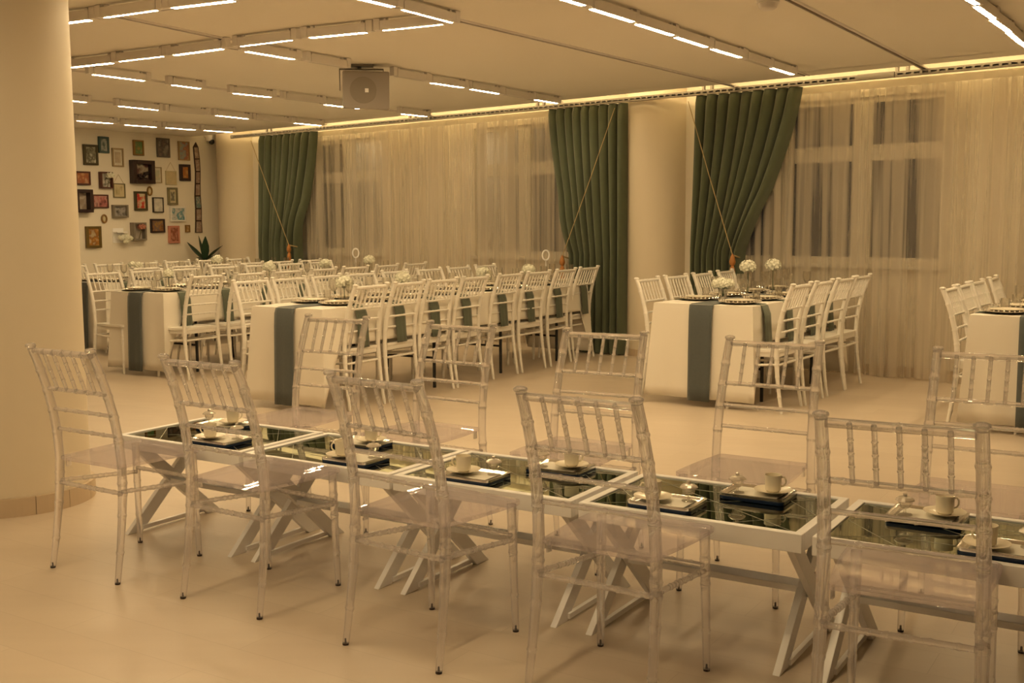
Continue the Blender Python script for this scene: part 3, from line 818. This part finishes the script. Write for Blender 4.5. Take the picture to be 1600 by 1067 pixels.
# --- aisle-side long table
nmM = 'the aisle-side long banquet table'
HM = .35
banquet(O_.x, O_.y, AX, 3.95, 2*HM, nmM, 1)
frM = lambda a, b: ab(a, b)
RLW = [(-1.21, 8.018), (-.967, 8.402), (-.724, 8.786), (-.481, 9.17), (-.184, 9.649), (.08, 10.035), (.347, 10.477), (.60, 10.93)]
for i, (x, y) in enumerate(RLW):
    rz = AX; fw = Vector((-math.sin(rz), math.cos(rz))); rt = Vector((math.cos(rz), math.sin(rz)))
    q = Vector((x, y)) + rt*.200 + fw*.21 - fw*.024
    wchair(q, rz + math.radians([0, 1.5, -1, 1, 0, -1.5, 1, 0][i]), 'white spindle-back chair, %s from the curtains, aisle side of the aisle-side long table' % ORD[7-i], 'white chairs, aisle side of aisle-side table')
    a_ = (q-O_).dot(av); setting(a_, 1, HM, frM, 'aisle side, aisle-side long table', AX, 7-i)
Pv = ab(0, -.85)
for i, px in enumerate((390, 449, 508, 562, 615, 668, 715, 757)):
    f_ = hit(px, Pv, AX); rz = AX + PI; q = from_finial(f_, rz)
    wchair(q, rz + math.radians([1, -1, 0, 1, 0, -2, 0, 1][i]), 'white spindle-back chair, %s from the curtains, picture-wall side of the aisle-side long table' % ORD[7-i], 'white chairs, picture-wall side of aisle-side table')
    a_ = (q-O_).dot(av); setting(a_, -1, HM, frM, 'picture-wall side, aisle-side long table', AX, 7-i)
# --- middle long table
nmL = 'the middle long banquet table'
a0 = .70; HL = .355; oL = ab(a0, -2.52)
banquet(oL.x, oL.y, AX, 3.7, 2*HL, nmL, 2)
frL = lambda a, b: ab(a, b-2.52)
for i in range(7):
    a_ = a0 + .22 + .505*i
    q = ab(a_, -2.52 + .42); rz = AX
    if i: pass
    wchair(q, rz + math.radians([0, 2, -1, 1, -2, 1, 0][i]), 'white spindle-back chair, %s from the curtains, aisle-facing side of the middle long table' % ORD[6-i], 'white chairs, aisle-facing side of middle table')
    setting(a_, 1, HL, frL, 'aisle-facing side, middle long table', AX, 6-i)
    q = ab(a_-.05, -2.52 - .42); rz = AX + PI
    wchair(q, rz + math.radians([1, -1, 2, 0, 1, -1, 0][i]), 'white spindle-back chair, %s from the curtains, picture-wall side of the middle long table' % ORD[6-i], 'white chairs, picture-wall side of middle table')
    setting(a_-.05, -1, HL, frL, 'picture-wall side, middle long table', AX, 6-i)
# --- long table by the picture wall
nmK = 'the banquet table nearest the picture wall'
a0 = 1.55; HK = .35; oK = ab(a0, -4.42)
banquet(oK.x, oK.y, AX, 3.15, 2*HK, nmK, 3)
frK = lambda a, b: ab(a, b-4.42)
for i in range(6):
    a_ = a0 + .25 + .5*i
    q = ab(a_+.06, -4.42 + .36); rz = AX
    wchair(q, rz, 'white spindle-back chair, %s from the curtains, aisle-facing side of the picture-wall table' % ORD[5-i], 'white chairs, aisle-facing side of picture-wall table')
    setting(a_, 1, HK, frK, 'aisle-facing side, picture-wall table', AX, 5-i)
    q = ab(a_+.05, -4.42 - .36); rz = AX + PI
    wchair(q, rz, 'white spindle-back chair, %s from the curtains, wall side of the picture-wall table' % ORD[5-i], 'white chairs, wall side of picture-wall table')
    setting(a_, -1, HK, frK, 'wall side, picture-wall table', AX, 5-i)
# --- short table for eight
nmR = 'the short eight-seat banquet table'
AR = math.radians(55.5); ar = Vector((math.cos(AR), math.sin(AR))); br = Vector((ar.y, -ar.x)); OR_ = Vector((1.405, 8.14)); HR = .395
frR = lambda a, b: OR_ + ar*a + br*b
banquet(OR_.x, OR_.y, AR, 2.0, 2*HR, nmR, 4)
for i, (x, y) in enumerate([(1.922, 7.791), (2.185, 8.155), (2.472, 8.564), (2.722, 8.93)]):
    rz = AR; fw = Vector((-math.sin(rz), math.cos(rz))); rt = Vector((math.cos(rz), math.sin(rz)))
    q = Vector((x, y)) + rt*.2 + fw*.21
    wchair(q, rz + math.radians([0, 1, -1, 0][i]), 'white spindle-back chair, %s from the curtains, sheer-curtain side of the short eight-seat table' % ORD[3-i], 'white chairs, sheer-curtain side of short table')
    setting((q-OR_).dot(ar), 1, HR, frR, 'sheer-curtain side, short table', AR, 3-i)
Px = frR(0, -.68)
for i, px in enumerate((1010, 1053.5, 1095.5, 1132.5)):
    f_ = hit(px, Px, AR); rz = AR + PI; q = from_finial(f_, rz)
    wchair(q, rz + math.radians([0, -2, 1, 3][i]), 'white spindle-back chair, %s from the curtains, column side of the short eight-seat table' % ORD[3-i], 'white chairs, column side of short table')
    setting((q-OR_).dot(ar), -1, HR, frR, 'column side, short table', AR, 3-i)
# --- table before the wide sheer
nmS = 'the banquet table before the wide sheer'
AS = math.radians(56.5); a_s = Vector((math.cos(AS), math.sin(AS))); bs = Vector((a_s.y, -a_s.x)); cS = Vector((2.97, 7.14)); HS = .395
OS = cS + bs*HS
frS = lambda a, b: OS + a_s*a + bs*b
banquet(OS.x, OS.y, AS, 1.75, 2*HS, nmS, 5)
for i, px in enumerate((1481.5, 1503, 1524, 1550)):
    f_ = hit(px, cS - bs*.19, AS); rz = AS + PI; q = from_finial(f_, rz)
    wchair(q, rz + math.radians([0, 1, -2, 2][i]), 'white spindle-back chair, %s from the curtains, at the table before the wide sheer' % ORD[3-i], 'white chairs at the table before the sheer')
    setting((q-OS).dot(a_s), -1, HS, frS, 'column side, table before the sheer', AS, 3-i)
for a_ in (.3, .8):
    setting(a_, 1, HS, frS, 'window side, table before the sheer', AS, 3-int(a_*2))

# ------------------------------------------------------------------ flowers on the banquet tables
def bloom_mesh(r, n, seed, sq=.8):
    rnd = random.Random(seed); mb = MB()
    for k in range(n):
        z = 1-1.6*(k+.5)/n; ph = k*2.39996; rr = math.sqrt(max(0, 1-z*z))
        d = Vector((rr*math.cos(ph), rr*math.sin(ph), z)); c = Vector((d.x*r, d.y*r, d.z*r*sq))
        t1 = d.orthogonal().normalized(); t2 = d.cross(t1); s = r*.30*rnd.uniform(.8, 1.2); a0 = rnd.uniform(0, 6)
        for j in range(4):
            a = a0 + j*PI/2; e = t1*math.cos(a) + t2*math.sin(a); g = t1*-math.sin(a) + t2*math.cos(a)
            mb.add([c, c + (e*.6 + g*.5)*s + d*s*.15, c + e*s*1.05 + d*s*.30, c + (e*.6 - g*.5)*s + d*s*.15], [(0, 1, 2, 3)])
    mb.ball((0, 0, 0), r*.86, 10, 7, sq)
    return mb
def leaf_blade(mb, p, d, ln, wd, droop=.3):
    p, d = Vector(p), Vector(d).normalized(); side = d.cross(Vector((0, 0, 1)))
    side = side.normalized() if side.length > 1e-3 else Vector((1, 0, 0)); vs = []; n = 5
    for k in range(n+1):
        t_ = k/n; c = p + d*ln*t_ + Vector((0, 0, -droop*ln*t_*t_)); w_ = wd*math.sin(PI*min(.98, .08+t_*.92))
        vs += [c - side*w_/2, c + Vector((0, 0, -w_*.12)), c + side*w_/2]
    mb.add(vs, [(k*3+j, k*3+j+1, k*3+j+4, k*3+j+3) for k in range(n) for j in range(2)])
def flowers(px, z_table, label, kind, heads=1, vase_h=.16, leaves=2, seed=0, hy=None):
    """px = where the vase foot meets the cloth"""
    q = px if isinstance(px, Vector) else Vector(at_z(px, TZ).xy)
    t = thing('flower_vase', label, 'flowers', (q.x, q.y, TZ+.0065))
    rv = .035 if kind == 'vase' else .030
    if kind == 'vase':
        MB().lathe([(.030, 0), (rv, .004), (rv*1.02, vase_h*.6), (rv*1.15, vase_h), (rv*1.08, vase_h), (rv*.94, vase_h*.6), (rv*.9, .012), (0, .010)], 16).build('vase', 'glass', t, smooth=True)
    else:
        MB().lathe([(.032, 0), (.032, .003), (.006, .010), (.006, .04), (.018, .06), (.028, vase_h*.6), (.034, vase_h), (.032, vase_h), (.026, vase_h*.6), (.014, .065), (0, .06)], 14).build('vase', 'glass', t, smooth=True)
    rnd = random.Random(seed); st = MB()
    for k in range(heads):
        a = 2*PI*k/heads + seed; off = (.042 if heads > 1 else 0)
        c = Vector((off*math.cos(a), off*math.sin(a), vase_h + .035 + rnd.uniform(-.008, .012)))
        r = .062 if heads == 1 else .045
        bm = bloom_mesh(r, 34, seed*7+k)
        bm.v = [(x+c.x, y+c.y, z+c.z) for x, y, z in bm.v]; bm.build('bloom', 'petal', t)
        st.tube([(0, 0, .03), c*.6, c], .003, 6)
    st.build('stem', 'leaf', t, smooth=True)
    if leaves:
        lf = MB()
        for k in range(leaves):
            a = seed + k*2.3; leaf_blade(lf, (0, 0, vase_h), (math.cos(a), math.sin(a), .35), .085, .045)
        lf.build('leaf', 'leaf', t)
    return t
flowers(ab(.62, .02), TZ, 'white hydrangea in a glass vase at the open end of the aisle-side long table', 'vase', 1, .12, 0, 1)
flowers(ab(1.42, -.03), TZ, 'white flower with green leaves, second vase along the aisle-side long table', 'vase', 1, .10, 2, 2)
flowers(ab(2.55, .02), TZ, 'white hydrangea at the middle of the aisle-side long table', 'vase', 1, .11, 0, 3)
flowers(ab(3.35, .02), TZ, 'white hydrangea near the curtain end of the aisle-side long table', 'vase', 1, .11, 0, 4)
flowers(ab(1.05, -2.5), TZ, 'leafy white flower stems at the open end of the middle long table', 'vase', 2, .11, 4, 5)
flowers(ab(2.35, -2.5), TZ, 'white hydrangea at the centre of the middle long table', 'vase', 1, .12, 1, 6)
flowers(ab(3.2, -2.5), TZ, 'white hydrangea near the curtain end of the middle long table', 'vase', 1, .13, 0, 7)
flowers(ab(3.95, -2.5), TZ, 'white open flower at the curtain end of the middle long table', 'vase', 1, .15, 0, 8)
flowers(ab(2.2, -4.4), TZ, 'white flowers at the open end of the table nearest the picture wall', 'vase', 2, .12, 1, 9)
flowers(ab(3.4, -4.4), TZ, 'white flowers at the middle of the table nearest the picture wall', 'vase', 1, .14, 1, 10)
flowers(frR(.42, -.02), TZ, 'cluster of white roses in a low glass on the short eight-seat table', 'vase', 4, .09, 4, 11)
flowers(frR(1.0, -.06), TZ, 'white flower in a tall flute, middle of the short eight-seat table', 'flute', 1, .20, 0, 12)
flowers(frR(1.45, -.02), TZ, 'white flower in a tall flute near the curtain end of the short eight-seat table', 'flute', 1, .20, 1, 13)
flowers(frS(1.1, 0), TZ, 'white flower in a tall flute on the table before the wide sheer', 'flute', 1, .20, 1, 14)
# heart-topped table markers
def marker(q, label):
    t = thing('table_marker', label, 'table sign', (q.x, q.y, TZ+.0065))
    MB().lathe([(.03, 0), (.03, .004), (.006, .01)], 14).build('base', 'white', t, smooth=True)
    MB().tube([(0, 0, .008), (0, 0, .22)], .004, 8).build('stem', 'white', t, smooth=True)
    p = []
    for k in range(25):
        a = 2*PI*k/24; p.append((.034*math.sin(a), 0, .27 - .05*math.cos(a)))
    MB().tube(p, .008, 8, caps=False).build('oval_frame', 'white', t, smooth=True)
    t.rotation_euler.z = math.radians(5)
marker(ab(3.62, -2.42), 'white oval table marker on a stem on the middle long table')
marker(ab(3.75, -.02), 'white oval table marker on a stem on the aisle-side long table')
# ------------------------------------------------------------------ hanging speaker
q = at_plane((572, 142), (0, 8.95), 0)
t = thing('hanging_speaker', 'pale grey loudspeaker hung from the ceiling on a yoke bracket', 'speaker', (q.x, 8.95, 0), math.radians(6))
zc_ = q.z; hw, hh = .185, .147
vs = [(-hw, -.10, zc_-hh), (hw, -.10, zc_-hh-.012), (hw*1.02, -.10, zc_+hh-.006), (-hw*.98, -.10, zc_+hh),
      (-hw*.8, .13, zc_-hh*.85), (hw*.8, .13, zc_-hh*.85), (hw*.8, .13, zc_+hh*.9), (-hw*.8, .13, zc_+hh*.9)]
MB().add(vs, [(0, 1, 2, 3), (5, 4, 7, 6), (1, 5, 6, 2), (4, 0, 3, 7), (3, 2, 6, 7), (4, 5, 1, 0)]).build('cabinet', 'speaker', t, bevel=.012)
o = MB().lathe([(0, 0), (.096, 0), (.100, .003), (.104, .001), (.104, .006)], 36).build('woofer_grille', 'grille', t, smooth=True)
o.rotation_euler = (PI/2, 0, 0); o.location = (-.02, -.098, zc_-.005)
MB().box((.008, -.108, zc_-.008), (.028, .006, .03)).build('badge', 'white', t)
MB().bar((-hw-.02, 0, zc_+hh+.02), (hw*.75, 0, zc_+hh+.02), .04, .008).build('yoke', 'alu', t)
MB().bar((-hw-.02, 0, zc_+hh+.022), (-hw-.02, 0, zc_), .006, .04, up=(0, 1, 0)).build('yoke_arm', 'alu', t)
MB().bar((hw*.75, 0, zc_+hh+.022), (hw*.75, 0, zc_+hh-.03), .006, .04, up=(0, 1, 0)).build('yoke_arm', 'alu', t)
MB().tube([(-.05, 0, zc_+hh+.02), (-.05, 0, CEIL)], .016, 10).build('drop_rod', 'black', t, smooth=True)
MB().box((-.03, 0, CEIL-.008), (.18, .10, .016)).build('ceiling_plate', 'alu', t)
# ceiling detector
q = at_z((1200, 0), CEIL)
t = thing('ceiling_detector', 'small white round detector on the ceiling beside a bare track', 'detector', (q.x, q.y, CEIL-.055))
MB().lathe([(.035, 0), (.05, .012), (.055, .035)], 24).build('cap', 'fixture', t, smooth=True)
MB().lathe([(.065, .035), (.065, .054)], 24).build('base', 'fixture', t, smooth=True)
# corner dome camera
def on_wall(px): return at_plane(px, PC, PTH)
q = on_wall((321, 221)); q = Vector((q.x - nrm.x*.10, q.y - nrm.y*.10, q.z))
t = thing('dome_camera', 'white dome security camera in the corner by the picture wall', 'camera', (q.x, q.y, q.z), PTH)
MB().lathe([(.03, -.01), (.055, .0), (.062, .05), (.062, .12)], 20).build('housing', 'fixture', t, smooth=True)
MB().ball((0, -.03, -.01), .042, 14, 8).build('dome', 'black', t, smooth=True)
MB().box((0, .06, .09), (.06, .12, .06)).build('arm', 'fixture', t)

# ------------------------------------------------------------------ pictures
def loc_wall(px):
    p = on_wall(px); return Vector((p.x, p.y)).dot(PU), p.z
colr = {'dkolive': (.055, .042, .014), 'teal': (.045, .085, .085), 'beige': (.36, .27, .15), 'gold': (.24, .13, .03), 'greybr': (.10, .08, .065), 'tan': (.34, .22, .10),
        'dark': (.026, .010, .008), 'cream': (.55, .48, .30), 'redbr': (.08, .022, .012), 'grey': (.22, .19, .15), 'sage': (.19, .165, .09), 'whitef': (.72, .70, .66),
        'olivegold': (.13, .085, .018), 'pink': (.52, .22, .15), 'black': (.03, .022, .016), 'mat': (.62, .58, .48)}
FM = {k: plain('frame_' + k, v, .45, noise=.15, scale=30) for k, v in colr.items()}
PIC = [ # x0,y0,x1,y1, frame colour, border(px), depth(m), art colours, label, mat?
 (129, 226, 151.5, 258, 'dkolive', 3.6, .03, [(.6, .58, .5), (.3, .3, .22), (.08, .07, .04), (.55, .53, .45)], 'dark olive frame with pale lily picture, high beside the column'),
 (152.6, 213.6, 168.6, 239.3, 'teal', 3.2, .03, [(.06, .10, .10), (.35, .36, .33), (.10, .13, .13)], 'small teal frame, topmost at the column end of the wall'),
 (174.3, 231.6, 191.8, 260.5, 'beige', 2.2, .025, [(.5, .42, .3), (.42, .34, .24), (.5, .42, .3)], 'faded beige frame with a wide pale mount'),
 (207, 219, 223, 243, 'gold', 2.6, .03, [(.35, .22, .06), (.08, .20, .06), (.30, .28, .12)], 'small golden frame with green picture on the top row'),
 (244, 216, 263.6, 246, 'greybr', 2.2, .03, [(.25, .21, .18), (.05, .045, .045), (.25, .16, .13)], 'grey-brown frame with a dark still life on the top row'),
 (277.5, 221, 295, 250.7, 'tan', 1.8, .025, [(.42, .32, .18), (.34, .10, .05), (.25, .32, .30), (.42, .32, .18)], 'tan frame with red figure, last on the top row'),
 (202, 250.7, 236, 287, 'dark', 6.0, .09, [(.05, .018, .02), (.10, .03, .03), (.42, .36, .26), (.03, .01, .01)], 'large dark shadow box holding dark flowers'),
 (238.8, 261, 251.7, 286, 'beige', 1.2, .02, [(.52, .47, .32), (.42, .44, .33), (.52, .47, .32)], 'thin pale frame right beside the large dark shadow box'),
 (258, 267, 275, 289, 'cream', 1.6, .02, [(.55, .46, .27), (.50, .42, .25), (.55, .46, .27)], 'cream frame hung on a string, empty looking, upper one'),
 (279.5, 257, 295.5, 282.6, 'dark', 4.2, .035, [(.55, .20, .02), (.35, .12, .03), (.50, .28, .08)], 'dark brown frame around a small orange picture'),
 (116, 267.7, 139.7, 289, 'redbr', 2.6, .03, [(.55, .32, .14), (.30, .08, .03), (.52, .34, .18)], 'red-brown landscape frame half hidden by the column'),
 (153.7, 268.7, 172.7, 294.5, 'redbr', 2.2, .06, [(.5, .47, .4), (.55, .52, .46), (.10, .10, .07), (.6, .58, .5)], 'brown box frame with a white flower spray'),
 (176, 286.6, 194.8, 309, 'sage', 1.5, .02, [(.56, .49, .30), (.50, .43, .26), (.38, .32, .17)], 'cream frame hung on a string, lower one'),
 (112, 296, 138.7, 332, 'dark', 5.0, .10, [(.28, .22, .18), (.48, .42, .34), (.30, .24, .18)], 'deep dark shadow box half hidden by the column'),
 (143, 304, 167.8, 325, 'redbr', 2.0, .03, [(.12, .03, .03), (.38, .13, .12), (.46, .26, .22), (.12, .03, .03)], 'brown landscape frame with pink and wine flowers'),
 (173.8, 320, 197.5, 340, 'grey', 2.6, .05, [(.05, .045, .05), (.36, .34, .32), (.08, .07, .07)], 'grey box frame with dark and white blossoms'),
 (208.8, 299, 228.7, 329, 'dkolive', 3.6, .03, [(.50, .45, .28), (.50, .45, .28), (.48, .03, .02), (.40, .03, .02)], 'olive frame with red poppies'),
 (237.4, 308.4, 253.8, 332, 'black', 1.5, .03, [(.6, .57, .5), (.48, .46, .42), (.62, .6, .52)], 'thin black frame with a pale pencil drawing'),
 (260.8, 293, 276, 320, 'sage', 3.0, .03, [(.48, .44, .30), (.12, .11, .08), (.50, .47, .35)], 'sage frame with a small pale flower picture'),
 (264, 323, 288, 346, 'whitef', 2.4, .04, [(.62, .60, .56), (.05, .22, .28), (.60, .58, .55), (.03, .14, .20)], 'white curled frame with teal flowers'),
 (132.8, 353.5, 156.5, 387.4, 'olivegold', 4.0, .035, [(.45, .38, .24), (.40, .18, .03), (.24, .10, .02), (.42, .34, .2)], 'olive-gold frame with an orange bouquet, lowest row'),
 (203, 347.6, 222.8, 375.5, 'grey', 2.6, .09, [(.55, .5, .42), (.48, .42, .35), (.56, .52, .44)], 'white shadow box with a pink flower on a stem'),
 (234, 342, 256, 363.5, 'dark', 2.6, .03, [(.06, .035, .03), (.30, .13, .03), (.14, .10, .09), (.32, .18, .05)], 'dark landscape frame with a brown bouquet'),
 (262, 352.7, 279, 380, 'pink', 3.0, .03, [(.52, .26, .18), (.22, .06, .03), (.50, .24, .17)], 'salmon pink frame with a dark posy'),
 (288.6, 351.4, 295.6, 362.8, 'gold', 1.6, .025, [(.55, .46, .3), (.35, .2, .06), (.5, .4, .25)], 'tiny golden frame near the hanging photo strip'),
]
for i, (x0, y0, x1, y1, fc, bd_, dp, cols, lab) in enumerate(PIC):
    xm, ym = (x0+x1)/2, (y0+y1)/2
    s0, _ = loc_wall((x0, ym)); s1, _ = loc_wall((x1, ym)); _, z1 = loc_wall((xm, y0)); _, z0 = loc_wall((xm, y1))
    W_, H_ = s1-s0, z1-z0; sc = on_wall((xm, ym)); pxm = H_/(y1-y0)
    bx_, bz_ = bd_*pxm*1.15, bd_*pxm
    t = thing('picture_frame', lab, 'picture', (*(Vector((sc.x, sc.y)) - nrm*.002), (z0+z1)/2), PTH, None)
    yb = -dp/2
    for s in (-1, 1):
        MB().box((s*(W_/2-bx_/2), yb, 0), (bx_, dp, H_)).build('side_moulding', FM[fc], t, bevel=.003)
        MB().box((0, yb, s*(H_/2-bz_/2)), (W_-2*bx_, dp, bz_)).build('cross_moulding', FM[fc], t, bevel=.003)
    back = -.012 if dp > .045 else -(dp-.012)
    am = art_mat('art_%02d' % i, cols, 11 if W_ < .25 else 8, i+1)
    if fc in ('beige', 'sage', 'grey') and dp < .05:
        MB().box((0, back+.004, 0), (W_-2*bx_, .006, H_-2*bz_)).build('mount', FM['mat'] if fc != 'sage' else FM['cream'], t)
        MB().box((0, back, 0), ((W_-2*bx_)*.62, .006, (H_-2*bz_)*.68)).build('print', am, t)
    else:
        MB().box((0, back, 0), (W_-2*bx_, .006, H_-2*bz_)).build('print', am, t)
    if 'string' in lab:
        for s in (-1, 1): MB().tube([(s*W_*.42, -.006, H_/2), (0, -.006, H_/2+.12)], .0025, 5).build('hanging_string', 'string', t)
    if lab.startswith('large dark'):
        bm = MB()
        rnd = random.Random(4)
        for k in range(16):
            b2 = bloom_mesh(.032, 10, k); ox, oz = rnd.uniform(-.10, .10), 0; oz = rnd.uniform(-.13, -.02 + .4*ox)
            bm.add([(x+ox, y-.05, z+oz) for x, y, z in b2.v], b2.f)
        bm.build('dried_flowers', FM['dark'], t)
    if 'pink flower on a stem' in lab or 'white flower spray' in lab:
        b2 = bloom_mesh(.055, 26, 3, .7); b2.v = [(x+.02, y-.09, z+.06) for x, y, z in b2.v]
        b2.build('flower', 'petal' if 'spray' in lab else FM['pink'], t)
        MB().tube([(.02, -.09, .04), (.0, -.05, -.10)], .006, 6).build('flower_stem', FM['sage'], t)
# oval frames, wall flower shelf, ornament
for (x0, y0, x1, y1, lab) in ((157, 334.6, 166.7, 349, 'small oval gold frame below the wine-flower picture'), (228.5, 291, 237.4, 306, 'small oval gold frame beside the red poppies')):
    xm, ym = (x0+x1)/2, (y0+y1)/2; sc = on_wall((xm, ym)); s0, _ = loc_wall((x0, ym)); s1, _ = loc_wall((x1, ym)); H_ = loc_wall((xm, y0))[1]-loc_wall((xm, y1))[1]
    t = thing('oval_frame', lab, 'picture', (sc.x, sc.y, sc.z), PTH)
    rx, rzz = (s1-s0)/2-.012, H_/2-.012
    p = [(rx*math.cos(2*PI*k/24), -.014, rzz*math.sin(2*PI*k/24)) for k in range(25)]
    MB().tube(p, .013, 8, caps=False).build('moulding', FM['gold'], t, smooth=True)
    MB().add([(0, -.008, 0)] + p[:24], [(0, k+1, (k+1) % 24+1) for k in range(24)]).build('print', FM['cream'], t)
sc = on_wall((186, 368))
t = thing('wall_flower_box', 'white wall box overflowing with white fabric flowers', 'wall decoration', (sc.x, sc.y, sc.z), PTH)
MB().box((-.02, -.05, .045), (.17, .10, .012)).build('shelf', 'white', t); MB().box((-.02, -.006, 0), (.17, .012, .2)).build('back_board', 'white', t)
for k, (x, z, r) in enumerate(((-.03, -.03, .05), (.05, -.025, .055), (.11, -.04, .04), (.04, -.08, .04))):
    b2 = bloom_mesh(r, 22, k+20); b2.v = [(a+x, b-.09, c+z) for a, b, c in b2.v]; b2.build('bloom', 'petal', t)
# hanging strip of seven photos
t = thing('photo_strip', 'long dark-edged strip of seven photos hanging near the corner', 'wall hanging', (0, 0, 0))
EDG = [(301.0, 309.0, 229.5), (302.5, 311.5, 248.5), (304.2, 312.6, 268), (304.0, 312.4, 287), (303.4, 312.8, 306), (304.6, 314.4, 326), (304.6, 314.6, 345), (304.4, 315.6, 363.5)]
def wpt(px, py, d):
    p = on_wall((px, py)); return (p.x + nrm.x*-d, p.y + nrm.y*-d, p.z)
for i, ((a0, a1, y0), (b0, b1, y1)) in enumerate(zip(EDG, EDG[1:])):
    MB().add([wpt(a0, y0, .012), wpt(a1, y0, .012), wpt(b1, y1, .012), wpt(b0, y1, .012), wpt(a0, y0, .004), wpt(a1, y0, .004), wpt(b1, y1, .004), wpt(b0, y1, .004)],
             [(0, 1, 2, 3), (7, 6, 5, 4), (0, 3, 7, 4), (1, 5, 6, 2), (0, 4, 5, 1), (3, 2, 6, 7)]).build('strip_panel', FM['dark'], t)
    m_ = art_mat('photo_%d' % i, [(.42, .34, .26), (.30, .20, .16) if i != 4 else (.10, .20, .20), (.46, .38, .30)], 14, i+40)
    k = .8
    MB().add([wpt(a0+1.3, y0+1, .0135), wpt(a1-1.3, y0+1, .0135), wpt(b1-1.3, y1-1, .0135), wpt(b0+1.3, y1-1, .0135)], [(0, 1, 2, 3)]).build('photo', m_, t)
MB().add([wpt(301, 229.5, .012), wpt(309, 229.5, .012), wpt(305.2, 222, .012), wpt(301, 229.5, .004), wpt(309, 229.5, .004), wpt(305.2, 222, .004)],
         [(0, 1, 2), (5, 4, 3), (0, 3, 4, 1), (1, 4, 5, 2), (2, 5, 3, 0)]).build('hanger_tip', FM['dark'], t)
# ------------------------------------------------------------------ corner plant
q = on_wall((296, 420)); q = Vector((q.x, q.y)) - nrm*.36 - PU*.05
t = thing('corner_plant', 'dark sword-leaved plant in a tall dark pot by the corner column', 'plant', (q.x, q.y, 0))
MB().lathe([(.10, 0), (.11, .01), (.14, .60), (.145, .62), (.13, .62), (.12, .56), (0, .56)], 20).build('pot', 'pot', t, smooth=True)
MB().tube([(0, 0, .56), (.01, 0, .75), (.02, .01, .88)], [.02, .017, .014], 8).build('stem', 'darkleaf', t, smooth=True)
for k, (ax, az, ln, wd, dr) in enumerate(((-.75, .62, .42, .075, .05), (-.28, .95, .36, .05, .0), (.10, 1.0, .34, .085, .0), (.85, .62, .46, .05, .12), (-.95, .12, .32, .05, .35), (.9, .1, .30, .06, .3), (.3, .4, .3, .06, .3), (-.4, .2, .3, .05, .4), (-.6, .3, .26, .06, .2), (.6, .35, .28, .06, .2))):
    lf = MB(); leaf_blade(lf, (.02, -.01, .84), (ax*.82, -ax*.5 + (.2 if k > 5 else -.05), az), ln*1.05, wd*1.5, dr); lf.build('leaf', 'darkleaf', t)
